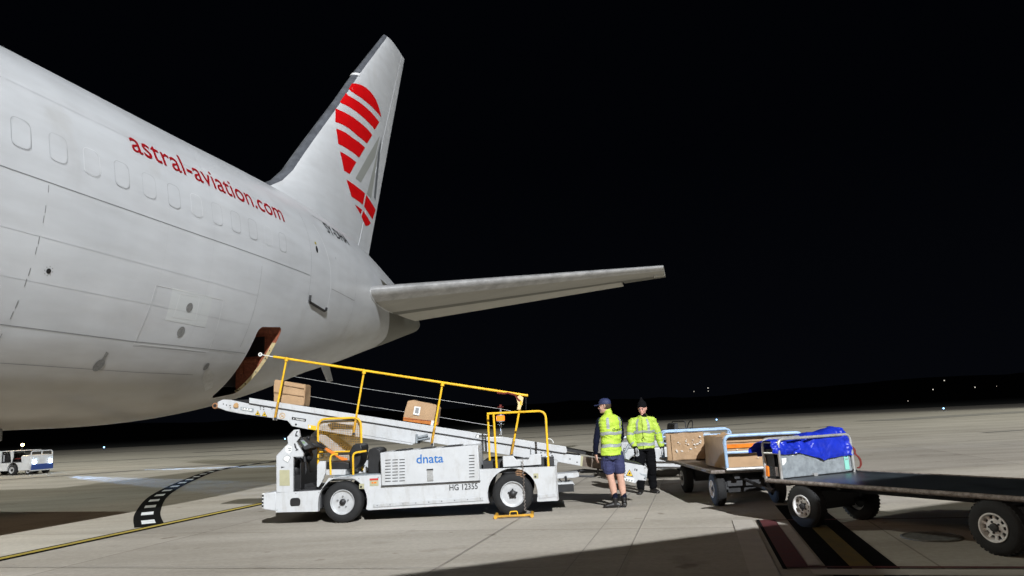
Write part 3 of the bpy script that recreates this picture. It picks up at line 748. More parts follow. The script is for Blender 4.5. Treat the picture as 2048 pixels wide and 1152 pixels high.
# white notch on the leading edge
sN, zN = cpl(708, 150); g = G(); ring = []
for z in (zN-.07, zN+.07):
    a = sle(z); c = at_z(TEp, z)-a
    fr = [-.004+.065*(i/6)**1.6 for i in range(7)]
    ring.append([Vector((a+f*c-.012, fin_y(a+max(f, .0)*c, z)-.02*(f > .001), z+.06*f*10)) for f in fr]+[Vector((a+f*c-.012, -fin_y(a+max(f, 0)*c, z)+.02*(f > .001), z+.06*f*10)) for f in reversed(fr)])
g.rings(ring); obj('fin_edge_fitting', g, M['seamlight'], plane, smooth=True)
# seal where the fin meets the crown
# --- tailplanes (port one in view)
def naca(f, c, t=.10): return t*c*5*(.2969*math.sqrt(max(f, 0))-.126*f-.3516*f*f+.2843*f**3-.1015*f**4)
def tail(sgn):
    grp = []
    def sec(l):                                      # LE, TE, height
        k = (l-2.0)/8.0; return 18.15+5.55*k, 23.05+2.65*k*1.0, 5.40+.98*k+(.06*sin(pi*min(1, max(0, k)))*0)
    def y(l): return -l*sgn
    def band(l0, l1, f0, f1, nf, name, m, nl=12, droop=0, under=0):
        rings = []
        for i in range(nl+1):
            l = l0+(l1-l0)*i/nl; a, b, h = sec(l); c = b-a
            fs = [f0+(f1-f0)*(j/nf)**(1.7 if f0 == 0 else 1) for j in range(nf+1)]
            def P(f, sg):
                zz = naca(f, c, .105 if sg > 0 else .118)*sg
                dz = -droop*(f-f0)*c if droop else 0
                return Vector((a+f*c, y(l), h+zz+dz-.02))
            rings.append([P(f, 1) for f in fs]+[P(f, -1) for f in reversed(fs)])
        g = G(); g.rings(rings); return obj(name, g, m, plane, smooth=True, auto=45)
    band(1.2, 10.0, 0, .13, 8, 'tailplane_leading_edge', M['stable'], 16)
    band(1.2, 10.0, .131, .52, 8, 'tailplane', M['stab'], 16)
    band(1.3, 9.6, .521, .70, 6, 'tailplane_rear_band', M['stabdk'], 14)
    band(1.35, 8.5, .705, 1.0, 6, 'elevator', M['elev'], 12, droop=.13)
    band(8.56, 10.0, .705, .98, 4, 'elevator_tip', M['stabdk'], 4)
    band(9.62, 10.0, .521, .70, 4, 'tailplane_tip', M['elev'], 2)
tail(1); tail(-1)
# darker olive-grey patch laid over the tail cone below the tailplane
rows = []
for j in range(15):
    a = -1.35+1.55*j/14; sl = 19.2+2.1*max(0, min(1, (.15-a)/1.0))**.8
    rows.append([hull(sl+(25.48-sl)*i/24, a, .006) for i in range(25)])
g = G(); g.rings(rows, close_u=False, caps=False); obj('tail_cone_patch', g, mat('dark_tail_cone_patch', (.15, .145, .12), .38, metal=.3, var=.2, vscale=1.5), fus, smooth=True, auto=180, recalc=False)
g = G(); ring = []
for f in [i/26 for i in range(27)]:
    k0 = 1.0; a_, b_, h_ = 18.15-.1, 20.6, 5.36; c_ = 4.9
    x_ = a_+f*2.6; zz = naca(f*2.6/c_, c_, .118); W_s, T_s, B_s, zc_s = prof(x_); hz_ = (T_s-zc_s)
    ring.append((x_, h_-zz-.03))
q_ = [side(x, z, .012) for x, z in ring]; g.tube(q_, .016, 6); obj('tailplane_seal', g, M['seamlight'], plane, smooth=True)
# --- wing, behind the camera: throws the foreground shadow
g = G(); rings = []
for l in (2.2, 5, 8, 11.6, 15, 19, 23.5):
    te = 2.1+.53*(l-11.6) if l > 8 else .2+.0*(l); le = -9.5+.62*(l-2.2); h = 3.0+.11*(l-2.2); c = te-le
    fs_ = [0, .03, .1, .25, .45, .7, 1]
    rings.append([Vector((le+f*c, -l, h+naca(f, c, .11))) for f in fs_]+[Vector((le+f*c, -l, h-naca(f, c, .08))) for f in reversed(fs_)])
g.rings(rings); wg = obj('wing', g, M['stab'], plane, smooth=True)
g2 = G(); g2.rings([[Vector((p.x, -p.y, p.z)) for p in r] for r in rings]); obj('wing', g2, M['stab'], plane, smooth=True)
# belly fairing and gear doors just showing under the barrel
g = G(); rings = []
for s in (-14, -9, -2, 3, 7, 8.6):
    k = 1 if s < 3 else (1-(s-3)/6.4); k2 = .3+.7*k
    rings.append([Vector((s, 1.9*k2*cos(t)*1.05, 2.05-(.50*k+.06)*abs(sin(t))**.8)) for t in [pi+pi*i/16 for i in range(17)]])
g.rings(rings, close_u=False, caps=False); obj('belly_fairing', g, M['skinp'], plane, smooth=True)
g = G(); g.box(6.6, 7.5, -.5, -.46, 1.42, 1.75); g.box(7.62, 8.5, -.5, -.46, 1.56, 1.75)
obj('drain_fairing', g, M['drain'], plane, bevel=.04)
g = G(); a = cpl(640, 738, .2); b = cpl(655, 764, .2); c = cpl(664, 762, .2); d = cpl(655, 736, .2)
g.prism([(a[0], a[1]+.15), b, c, (d[0], d[1]+.15)], -.24, -.18); obj('tail_skid', g, M['skinp'], plane, bevel=.01)
g = G(); g.tube([side(13.9, 2.5, .02)+Vector((0, .5, -.05)), side(14.3, 2.62, .06)+Vector((0, .5, -.08))], .05, 8); obj('drain_mast', g, M['dark'], plane)
# ================================================================== BELT LOADER (local x along the truck, y away from the camera, z up)
LF = Frame((-2.95, 11.8, 0), RAD(-2.0))
ld = thing('belt_loader', 'white belt loader truck with yellow rails and raised conveyor at the hold door', 'belt loader', LF.loc, LF.rz)
P = LF.P; Q = LF.py
def pr(poly, y0, y1, ref=None):
    g = G(); return g.prism(LF.poly(poly, ref if ref is not None else y0), y0, y1)
def circ(cx, cz, r, a0, a1, n=18): return [(cx+r*cos(RAD(a0+(a1-a0)*i/n)), cz+r*sin(RAD(a0+(a1-a0)*i/n))) for i in range(n+1)]
# chassis side skirts with the two wheel arches cut into them
F1 = (.03, .33); F2 = (2.80, .335)
def skirt():
    top = .73
    p = [(-.30, .225), (-.30, .53)]
    p = [(-1.07, .215), (-1.07, .52), (-.33, .53), (-.20, .72), (.68, .735), (.68, .735), (2.30, .745), (3.52, .735), (3.52, .20), (3.20, .20)]
    p += circ(F2[0], F2[1], .405, -18, 198)
    p += [(2.40, .21), (.455, .185)]
    p += circ(F1[0], F1[1], .405, -18, 180)
    p += [(-.375, .20)]
    return p
g = G(); g.prism(skirt(), 0, .10); g.prism(skirt(), 1.75, 1.85)
body = obj('chassis', g, M['white'], ld, bevel=.012)
g = G(); g.box(.44, 2.38, .10, 1.75, .22, .70); g.box(-.2, 3.5, .1, 1.75, .66, .72); g.box(-1.0, -.35, .1, 1.75, .24, .50); g.box(3.2, 3.50, .1, 1.75, .22, .7)
obj('inner_chassis', g, M['dark'], ld)
g = G(); g.tube([(F1[0], .3, .33), (F1[0], 1.55, .33)], .07, 10); g.tube([(F2[0], .3, .33), (F2[0], 1.55, .33)], .09, 10); obj('axle', g, M['dark'], ld)
# front bumper
g = G(); g.prism([(-1.28, .27), (-1.28, .52), (-1.07, .54), (-1.075, .235)], 0.0, 1.85); bp_ = obj('front_bumper', g, M['white'], ld, bevel=.015)
g = G(); g.box(-1.325, -1.285, .05, .30, .28, .52); lampc = obj('lamp_cluster', g, M['papertag'], ld, bevel=.01)
g = G()
for k in range(4): g.box(-1.32+.0, -1.293, .045, .049, .30+.055*k, .335+.055*k)
for k in range(3): g.box(-1.330, -1.326, .07, .28, .31+.07*k, .345+.07*k)
obj('lamp_lens', g, M['ink'], lampc)
g = G(); p = rrect((-.84+-.66)/2, .36, .085, .07, .05); p = [(a, max(b, .30)) for a, b in p]; g.prism(p, -.004, .0); obj('hook_recess', g, M['black'], body)
g = G()
for x in (-1.05, -.74, -.36): g.lathe([(-.006, .008), (0, .008)], (x, 0, .50 if x > -1 else .25), 'y', 8)
for x in (-.15, .3, .62): g.lathe([(-.006, .009), (0, .009)], (x, 0, .69), 'y', 8)
obj('bolt', g, M['seam'], body)
# bottom rub strip with bolts
a = Q(745, 1005, 0); g = G(); g.prism([(.53, .225), (.53, .275), (2.32, .315), (2.32, .255)], -.014, -.001); rs = obj('rub_strip', g, M['white2'], body, bevel=.004)
g = G()
for i in range(9): x = .60+i*.21; g.lathe([(-.020, .011), (-.014, .011)], (x, 0, .252+(x-.53)*.020), 'y', 8)
obj('strip_bolt', g, M['seam'], rs)
g = G(); g.prism([(3.22, .245), (3.22, .30), (3.49, .315), (3.49, .265)], -.012, -.001); obj('rub_strip', g, M['white2'], body, bevel=.004)
# rear corner: the body end face
g = G(); g.box(3.50, 3.535, .0, 1.85, .205, .74); obj('rear_panel', g, M['white2'], ld, bevel=.01)
# engine box
bxp = [(.675, .56), (.66, 1.085), (2.275, 1.135), (2.285, .57)]
g = G(); g.prism(bxp, -.035, .78); eb = obj('engine_cover', g, M['white'], ld, bevel=.015)
g = G(); g.prism([(.67, .548), (.67, .562), (2.29, .572), (2.29, .558)], -.037, -.02); obj('cover_gap', g, M['ink'], eb)
g = G()
def slots(px, py0, py1, n, w_=14):
    for i in range(n):
        y = py0+(py1-py0)*i/(n-1); x0, z0 = Q(px, y, -.035); x1, z1 = Q(px+w_*.78, y-.6, -.035)
        g.prism([(x0, z0-.0062), (x0, z0+.0062), (x1, z1+.0062), (x1, z1-.0062)], -.038, -.033)
for px_, a_, b_ in ((770.5, 920.5, 963), (784.8, 920, 962.5), (798.8, 919.5, 962), (938, 911, 954)):
    g = G(); slots(px_, a_, b_, 8); obj('vent_slats', g, M['black'], eb)
g = G(); a0, z0 = Q(854, 939.5, -.035); a1, z1 = Q(866, 951, -.035); g.box(a0, a1, -.044, -.034, z1, z0)
a0, z0 = Q(854.5, 951.5, -.035); a1, z1 = Q(867, 961.5, -.035); g.box(a0, a1, -.050, -.034, z1, z0)
lt = obj('latch', g, M['alu'], eb, bevel=.004)
g = G(); a0, z0 = Q(853.5, 938, -.035); a1, z1 = Q(866.5, 940.3, -.035); g.box(a0, a1, -.047, -.034, z1, z0); obj('latch_shadow_gap', g, M['ink'], lt)
g = G()
for u0, u1 in ((.86, 1.12), (1.28, 1.52), (1.66, 1.98)):
    zt = lambda u: 1.085+(u-.66)*.031
    g.prism([(u0, zt(u0)), (u0+.06, zt(u0)+.022), (u1-.02, zt(u1)+.022), (u1, zt(u1))], .05, .5)
obj('cover_handle', g, M['black'], eb)
g = fit_text('dnata', Q(833, 928, -.036)[0], Q(887, 909, -.036)[0], 0, 1, -.0385, offset=.002)
def place_text(body, x0, y0, x1, y1, Y, m, name, parent, bold=0, slant=True, lowfix=None, y0r=None):
    vs, fs = text2d(body, offset=bold); ax, bx = min(v[0] for v in vs), max(v[0] for v in vs); az, bz = min(v[1] for v in vs), max(v[1] for v in vs)
    a = Q(x0, y1, Y); b = Q(x1, (y0r if y0r is not None else y1), Y); t = Q(x0, y0, Y); g = G()
    dx, dz = b[0]-a[0], b[1]-a[1]; hz = t[1]-a[1]
    g.add([(a[0]+(v[0]-ax)/(bx-ax)*dx, Y, a[1]+(v[0]-ax)/(bx-ax)*dz+(v[1]-az)/(bz-az)*hz) for v in vs], fs)
    return obj(name, g, m, parent, recalc=False)
place_text('dnata', 833, 909.5, 887, 927.5, -.0385, M['logoblue'], 'company_lettering', eb, .012, y0r=925)
place_text('HG 12355', 899, 969.5, 955.5, 981.5, -.004, M['ink'], 'fleet_number', body, .012, y0r=978)
# rust bleeding from the chain bracket, placards
g = G()
for i in range(9):
    z = .70-.026*i; w_ = .085*(1-abs(i-3)/9)+.02*(i % 2); g.prism([(2.93-w_, z), (2.93-w_*.6, z+.011), (2.93+w_, z+.011), (2.93+w_*.7, z)], -.0035, -.0)
obj('rust_stain', g, mat('rust_stain', (.34, .19, .10), .8, var=.4, vscale=30), body)
for x, z, w_, h_, m in ((.55, .62, .072, .06, M['cream']),):
    g = G(); g.box(x-w_, x+w_, -.004, 0, z-h_, z+h_); pk = obj('warning_placard', g, m, body)
    g = G(); g.box(x-w_, x+w_, -.006, -.004, z+h_-.03, z+h_); obj('red_band', g, mat('placard_red', (.5, .03, .03), .5), pk)
    g = G(); g.box(x-.04, x-.01, -.006, -.004, z-.02, z+.005); g.box(x+.0, x+.04, -.006, -.004, z-.02, z+.005); obj('placard_print', g, M['tape'], pk)
for x, z in ((.345, .565), (3.19, .60)):
    g = G(); g.box(x-.04, x+.04, -.004, 0, z-.04, z+.04); pk = obj('tie_down_placard', g, M['cream'], body)
    g = G(); g.lathe([(-.007, .018), (-.004, .018)], (x-.01, 0, z-.01), 'y', 14); obj('tie_down_mark', g, M['ink'], pk)
# wheels
def wheel(x, z, y, R, parent, hubr, rear, yo=1):
    g = G(); W_ = .20
    profl = [(0, R*.60), (-.006, R*.66), (-.004, R*.80), (.006, R*.90), (.024, R*.965), (.05, R*.99), (W_-.05, R*.99), (W_-.024, R*.965), (W_-.0, R*.8), (W_, R*.6)]
    g.lathe([(a*yo, r) for a, r in profl], (x, y, z), 'y', 56); wh = obj('wheel', g, M['tyre'], parent, smooth=True, auto=60)
    # tread grooves
    g = G()
    for k in range(64):
        t = 2*pi*k/64; g.box(0, 0, 0, 0, 0, 0) if False else None
    g = G(); r0 = R*.60
    g.lathe([(a*yo, r) for a, r in [(-.004, r0), (-.014, r0*.985), (-.012, r0*.93), (.004, r0*.91), (.022, r0*.88), (.026, r0*.80), (.020, r0*.60), (.028, r0*.35), (.030, .01)]], (x, y, z), 'y', 56)
    rim = obj('rim', g, M['rim'], wh, smooth=True, auto=30)
    g = G(); g.lathe([(a*yo, r) for a, r in [(.030, hubr), (-.01, hubr*.9), (-.028, hubr*.5), (-.03, .008)]], (x, y, z), 'y', 20); obj('hub', g, M['black'], rim, smooth=True)
    g = G()
    for k in range(5):
        t = 2*pi*k/5+.3; rr = hubr*(1.75 if not rear else 1.1); g.lathe([(.0*yo, .012), (.026*yo, .016)], (x+rr*cos(t), y, z+rr*sin(t)), 'y', 8)
    obj('wheel_nut', g, M['black'] if rear else M['seam'], rim)
    return wh
wheel(.03, .33, -.01, .33, ld, .052, False); wheel(2.80, .335, -.01, .335, ld, .062, True)
wheel(.03, .33, 1.86, .33, ld, .05, False, -1); wheel(2.80, .335, 1.86, .335, ld, .06, True, -1)
# front tower with hand controls, console, steering wheel
tw = [(552.5, 985.5), (552.5, 911), (575.8, 887), (573.8, 874.5), (587.5, 859.5), (597.5, 858.8), (600, 874), (592, 884), (606.5, 907.5), (605.8, 913.3), (586.3, 913.8), (586, 985.6)]
g = pr(tw, .0, .06); ts = obj('front_tower', g, M['white'], ld, bevel=.008)
g = pr(tw, 1.2, 1.26, 0); obj('front_tower', g, M['white'], ld, bevel=.008)
g = G(); a = Q(553, 911, 0); g.box(-1.07, -1.03, .06, 1.2, .54, 1.12); obj('front_cowl', g, M['white2'], ld)
g = G(); g.box(-1.03, -.68, .07, 1.2, .54, .57); g.box(-.70, -.68, .07, .5, .56, .98); obj('footwell', g, M['black'], ld)
g = pr([(559, 940), (578.8, 940), (579.5, 971.5), (559, 971.5)], -.004, 0); obj('tower_plate', g, M['cream'], ts)
g = pr([(571, 893), (577, 890.5), (583, 893), (583, 903), (578, 907.5), (571.5, 904)], -.003, 0); pl_ = obj('round_decal', g, M['papertag'], ts)
g = pr([(576, 895.5), (582, 895.5), (582, 897.5), (576, 897.5)], -.005, -.003); g.v += pr([(577, 899.5), (581.5, 899.5), (581.5, 902), (577, 902)], -.005, -.003).v; g.f += [tuple(i+8 for i in f) for f in g.f[:]]
obj('decal_print', g, M['inktag'], pl_)
g = pr([(566, 916), (574, 909), (582, 914), (576, 926.5), (565.5, 920)], -.003, 0); dc_ = obj('book_decal', g, M['inktag'], ts)
g = pr([(567, 916), (574, 910.5), (580.5, 914.5), (575.5, 924.8), (567, 919.5)], -.0045, -.003); obj('decal_page', g, M['papertag'], dc_)
g = pr([(562, 937), (562.5, 933), (570, 934)], -.003, 0); obj('black_decal', g, M['ink'], ts); g2 = pr([(593, 862), (596, 862), (591, 867), (597, 873), (590, 873)], -.003, 0); obj('black_decal', g2, M['ink'], ts)
g2 = pr([(588, 888), (590, 886), (593, 896), (597, 900), (590, 902.5), (592.5, 899), (589.5, 895)], -.003, 0); obj('black_decal', g2, M['ink'], ts)
g = pr([(588, 877), (600, 874.5), (621, 896), (606, 901)], .08, 1.0, 0); cons = obj('console', g, M['dark'], ld, bevel=.015)
g = pr([(598, 881), (604, 880), (613, 889), (606, 893)], .075, .08, 0); obj('console_panel', g, M['greymet'], cons)
g = pr([(600.5, 883.5), (604.5, 883), (608, 886.5), (604, 888)], .071, .075, 0); obj('console_display', g, mat('display_green', (.20, .30, .16), .3), cons)
g = G(); a = P(627, 884, .45); b = P(604, 980, .45); c = P(622, 897, .45); g.tube([a, c, b], .032, 10); g.tube([P(615, 900, .35), P(596, 978, .35)], .018, 8); g.tube([P(607, 900, .3), P(612, 940, .3), P(600, 975, .3)], .03, 8)
g.ball(P(612, 902, .4), (.10, .14, .10)); g.ball(P(619, 912, .4), (.06, .10, .09)); g.ball(P(598, 938, .5), (.10, .2, .2)); g.box(-.98, -.70, .2, .9, .57, .78)
obj('steering_column', g, M['black'], ld, smooth=True)
g = G(); c = Vector(P(632, 887, .42)); u_ = Vector((.85, 0, -.50)).normalized(); v_ = Vector((0, 1, 0)); R_ = .165
g.tube([c+(u_*cos(t)+v_*sin(t))*R_ for t in [2*pi*i/28 for i in range(28)]], .014, 8, closed=True)
for t in (.5, 2.6, 4.4): g.tube([c+Vector((-.03, 0, -.05)), c+(u_*cos(t)+v_*sin(t))*R_], .010, 6)
g.ball(c+Vector((-.04, 0, -.06)), .05); obj('steering_wheel', g, M['black'], ld, smooth=True)
g = G(); g.ball(P(617, 876, .3), .035); g.ball(P(607, 878, .25), .022); g.tube([P(617, 876, .3), P(612, 888, .3)], .012, 6); g.tube([P(607, 878, .25), P(606, 888, .25)], .008, 6); obj('control_lever', g, M['black'], ld, smooth=True)
g = G(); g.box(-.62, -.34, .15, .9, .535, .58); g.prism(LF.poly([(610, 968), (628, 965), (634, 976), (608, 980)], .3), .25, .55); obj('pedal', g, M['black'], ld)
g = G(); g.box(-.70, -.30, .05, 1.2, .525, .545); obj('floor_plate', g, M['dark'], ld)
g = pr([(634, 930), (639, 922.5), (651, 922.5), (651, 945), (645, 962), (637, 974), (633.5, 974)], .02, .07); obj('seat_step_panel', g, M['white'], ld, bevel=.006)
g = pr([(651, 939), (691, 939), (691, 950), (651, 950)], .10, .75, .1); obj('seat_box', g, M['white'], ld, bevel=.01)
g = pr([(652, 926), (658, 924), (690, 923), (699, 926), (699, 938), (664, 939.5), (652, 937)], .16, .62, .2); seat = obj('seat_cushion', g, M['black'], ld, bevel=.03, seg=3)
g = pr([(701, 935), (699, 905), (707, 890), (714, 887), (724, 889), (725.5, 897), (721, 925), (713, 937)], .16, .62, .2); obj('seat_back', g, M['black'], ld, bevel=.035, seg=3)
g = G(); g.prism(LF.poly([(650.5, 895.5), (656, 897), (672, 906.5), (676, 912), (694, 916.5), (696, 920), (684, 921), (668, 910), (655, 903), (650, 897.5)], .56), .54, .57); o = obj('orange_cloth', g, M['orange'], None, bevel=.006)
o.parent = ld; o.name = 'orange_strap'
g = pr([(735.6, 947), (735.6, 905), (739, 898.5), (746, 895.5), (755, 896), (760.5, 900), (761.8, 912), (762, 947)], .25, .75, .25); obj('second_seat', g, M['black'], ld, bevel=.05, seg=3)
g = G(); g.box(-.15, .66, .05, 1.7, .73, .745); obj('rear_floor', g, M['greymet'], ld)
# armrests of yellow tube
def yt(pts, Y, r=.017, rad=.07, name='yellow_rail', m='yellow', parent=None, seg=8):
    g = G(); g.tube(bend([P(a, b, Y) for a, b in pts], rad), r, seg); return obj(name, g, M[m], parent or ld, smooth=True)
yt([(661.5, 949.5), (660, 909.5), (676, 908)], .06, rad=.1, name='armrest'); yt([(706.5, 949.5), (706, 906), (722, 903.5), (733, 902)], .08, name='armrest')
g = G(); g.prism(LF.poly([(672, 906.5), (701, 905), (701, 909.5), (673, 910.5)], .1), .07, .13); obj('armrest_pad', g, M['black'], ld, bevel=.01)
# mesh cage behind the seat
CY_ = .66
yt([(636.5, 932), (636, 838.5), (721.5, 835), (724.5, 942)], CY_, .020, .14, 'cage_frame')
yt([(637, 904.5), (726, 902)], CY_, .014, .02, 'cage_frame')
g = G(); p0 = Q(638, 920, CY_); p1 = Q(723, 842, CY_); x = p0[0]; n = 0
xs_ = [p0[0]+(p1[0]-p0[0])*i/24 for i in range(25)]; zs_ = [p0[1]+(p1[1]-p0[1])*i/21 for i in range(22)]
for i, x in enumerate(xs_): g.box(x-.0016, x+.0016, CY_-.003, CY_+.003, zs_[0], zs_[-1]-(.05 if i in (0, 24) else 0))
for z in zs_: g.box(xs_[0], xs_[-1], CY_-.0065, CY_-.0035, z-.0016, z+.0016)
cg = obj('cage_mesh', g, M['yellow_worn'], ld); cg['kind'] = 'stuff'
# ------------------------------------------------ conveyor
CN, CFAR = .74, 1.50
up = [(499, 795.6), (1132, 893), (1134.5, 903), (1131, 906.5), (499, 806.5)]
lo = [(435, 803.5), (446, 799), (460, 799.5), (499, 807.8), (1131, 908), (1165, 911.7), (1163.8, 932.5), (1082, 918), (1058, 917), (961, 901.6), (836, 880.6), (824, 890.2), (726, 876), (640, 861), (616, 858.8), (584, 852.3), (575, 841.5), (544, 836), (479, 827), (452, 821.5), (435, 815)]
g = G(); 
conv = obj('conveyor_beam', pr(lo, CN, CN+.035, CN), M['white'], ld, bevel=.006)
obj('conveyor_guard', pr(up, CN-.02, CN+.02, CN), M['white'], conv, bevel=.006)
obj('conveyor_beam', pr(lo, CFAR-.035, CFAR, CN), M['white2'], ld, bevel=.006)
# belt surface: between the beams, following the guard's top edge a little lower
bt = [(436, 800.5), (499, 799), (1131, 896.5), (1242, 917), (1285, 929)]
bpts = [Q(a, b, CN) for a, b in bt]; g = G()
g.rings([[(x, CN+.03, z), (x, CFAR-.03, z), (x, CFAR-.03, z-.05), (x, CN+.03, z-.05)] for x, z in bpts]); obj('conveyor_belt', g, M['black'], ld)
g = G(); c = P(430, 811.5, CN); g.lathe([(0, .052), (.74, .052)], c, 'y', 24); g.lathe([(-.004, .036), (0, .05)], c, 'y', 24); obj('front_roller', g, mat('rubber_roller_cap', (.30, .14, .06), .6, var=.2), conv, smooth=True)
obj('roller_recess', G().lathe([(-.007, .030), (-.0045, .030)], c, 'y', 20), M['black'], conv)
g = pr([(499, 806.4), (499, 807.9), (1131, 908), (1131, 906.4)], CN-.022, CN-.001, CN); obj('guard_gap', g, M['ink'], conv)
g = pr([(727, 869.5), (727, 870.6), (834, 888.2), (834, 887.2)], CN-.002, CN, CN)
for a, b in (((962, 883), (962, 901)), ((972.5, 884), (973, 902)), ((1060.5, 893), (1061.5, 915.5))):
    g2 = pr([a, (a[0]+1.6, a[1]), (b[0]+1.6, b[1]), b], CN-.024, CN-.019, CN); g.add(g2.v, g2.f)
g2 = pr([(950, 875), (953, 868.5), (971, 872), (972, 876.5), (968, 877.5), (953.5, 876.2)], CN-.0215, CN-.020, CN); g.add(g2.v, g2.f)
obj('joint_line', g, M['seam'], conv)
g = pr([(952.6, 874.5), (954.5, 870), (969.5, 873), (970, 875.5), (955, 875.3)], CN-.023, CN-.0215, CN); g2 = pr([(972, 874), (1002, 873.5), (1008, 874.5), (973, 877)], CN-.023, CN-.02, CN); g.add(g2.v, g2.f); obj('guard_opening', g, M['papertag'], conv)
# head end details
g = pr([(482, 813.5), (508, 817.5), (506.5, 824.5), (481, 820)], CN-.006, CN, CN); bxo = obj('button_box', g, M['greymet'], conv)
g = pr([(484.5, 815), (504.5, 818.2), (503.5, 822), (484, 818.8)], CN-.012, CN-.006, CN); obj('button_plate', g, M['papertag'], bxo)
g = G()
for a, b in ((487, 816.8), (493, 817.6), (498.5, 818.4)): g.lathe([(-.02, .009), (-.012, .009)], P(a, b, CN), 'y', 12)
obj('push_button', g, M['black'], bxo)
g = pr([(467.5, 813), (469, 808), (474, 805), (477.5, 808.5), (477, 815.5), (470, 815.5)], CN-.03, CN, CN); obj('head_lamp_bracket', g, mat('tan_bracket', (.45, .27, .12), .6), conv, bevel=.004)
g = G()
for a, b in ((447, 808), (453, 810), (460, 811), (461, 815.5), (521, 814), (527.5, 815), (521, 818), (527.5, 819), (544, 818)): g.lathe([(-.004, .010), (0, .010)], P(a, b, CN), 'y', 8)
for a, b in ((1140, 918), (1154, 924.5), (1082, 905), (1090, 905.5), (1096, 904.5), (1083, 911), (1102, 906), (1104, 911), (1098, 913)): g.lathe([(-.004, .012), (0, .012)], P(a, b, CN), 'y', 8)
obj('bolt_hole', g, M['ink'], conv)
M['warn'] = mat('warning_yellow', (.75, .48, .02), .5)
def warn(a, b, Y, s=6.5, parent=None):
    g = pr([(a-s, b+s*.75), (a, b-s), (a+s, b+s)], Y-.003, Y, Y); w1 = obj('warning_triangle', g, M['ink'], parent or conv)
    s *= .8; g = pr([(a-s, b+s*.75), (a, b-s), (a+s, b+s)], Y-.005, Y-.003, Y); obj('triangle_face', g, M['warn'], w1)
    s *= .45; g = pr([(a-s, b+s), (a-s*.2, b-s*.6), (a+s*.5, b-s*.2), (a+s, b+s)], Y-.007, Y-.005, Y); obj('triangle_mark', g, M['ink'], w1)
warn(515.5, 826, CN, 5.5); warn(529, 828, CN, 5.5)
g = G(); c = Vector(P(564.5, 831.5, CN-.004)); g.tube([c+Vector((cos(t), 0, sin(t)))*.048 for t in [2*pi*i/24 for i in range(24)]], .004, 6, closed=True); g.tube([c+Vector((-.034, 0, .034)), c+Vector((.034, 0, -.034))], .004, 6); g.tube([c+Vector((-.02, 0, -.01)), c+Vector((.02, 0, -.005)), c+Vector((.01, 0, .02))], .005, 6); obj('no_step_sign', g, mat('sign_orange', (.55, .30, .05), .5), conv)
g = pr([(584, 833.8), (612.5, 838), (611.5, 843.5), (583.5, 839)], CN-.003, CN, CN); nm = obj('black_name_plate', g, M['ink'], conv)
g = G()
for k in range(9):
    if k == 1: continue
    x = 587+k*2.55; y = 835.9+k*.38; g2 = pr([(x, y), (x+1.5, y+.2), (x+1.4, y+2.8), (x-.1, y+2.6)], CN-.0045, CN-.003, CN); g.add(g2.v, g2.f)
obj('plate_print', g, M['papertag'], nm)
g = pr([(616.5, 849.5), (633, 852), (632, 860.5), (616, 858)], CN-.003, CN, CN); ys = obj('yellow_sticker', g, M['warn'], conv)
g = pr([(618, 851), (622, 851.6), (621.5, 856.5), (617.5, 856)], CN-.0045, CN-.003, CN); obj('sticker_print', g, M['papertag'], ys)
obj('pivot_hole', G().lathe([(-.005, .018), (0, .018)], P(592, 849, CN), 'y', 14), M['ink'], conv)
# actuator under the beam
g = G(); g.tube([P(837, 874.5, CN-.03), P(856, 870.5, CN-.03)], .022, 8); g.tube([P(836, 880, CN-.03), P(860, 875.5, CN-.03)], .014, 8); g.tube([P(834, 868, CN-.03), P(833, 886, CN-.03)], .02, 8); obj('conveyor_latch', g, M['greymet'], conv, smooth=True)
# scissor arms seen under the conveyor
g = pr([(640, 868), (652, 871), (742, 941), (742, 950), (728, 950), (636, 880)], .69, .73, .7); arm_ = obj('lift_arm', g, M['white2'], ld, bevel=.006)
g = pr([(640, 868), (652, 871), (742, 941), (742, 950), (728, 950), (636, 880)], 1.38, 1.44, .8); obj('lift_arm', g, M['white2'], ld, bevel=.006)
vs, fs = text2d('GUANGTAI', offset=.02); k0 = Vector((Q(677, 888, .688)[0], Q(677, 888, .688)[1])); k1 = Vector((Q(722, 917, .688)[0], Q(722, 917, .688)[1])); ax = max(v[0] for v in vs); dd = (k1-k0); nn = Vector((-dd.y, dd.x)).normalized()*.10
g = G(); g.add([(k0.x+dd.x*v[0]/ax+nn.x*(v[1]-.3), .687, k0.y+dd.y*v[0]/ax+nn.y*(v[1]-.3)) for v in vs], fs); obj('maker_lettering', g, M['ink'], arm_, recalc=False)
g = pr([(686, 944), (703, 930), (709, 921), (716, 923), (714, 940), (728, 948), (726, 952), (686, 950)], .5, .56, .5); obj('white_bracket', g, M['white'], ld)
g = G(); g.tube([P(720, 893, .9), P(742, 912, .9), P(745, 945, .9)], .02, 8); g.tube([P(640, 903, .75), P(646, 912, .75)], .02, 8); obj('lift_cylinder', g, M['dark'], ld)
g = pr([(655, 848), (668, 845), (706, 851), (706, 856), (672, 856), (664, 858)], .70, .73, .7); obj('folded_bracket', g, M['dark'], ld)
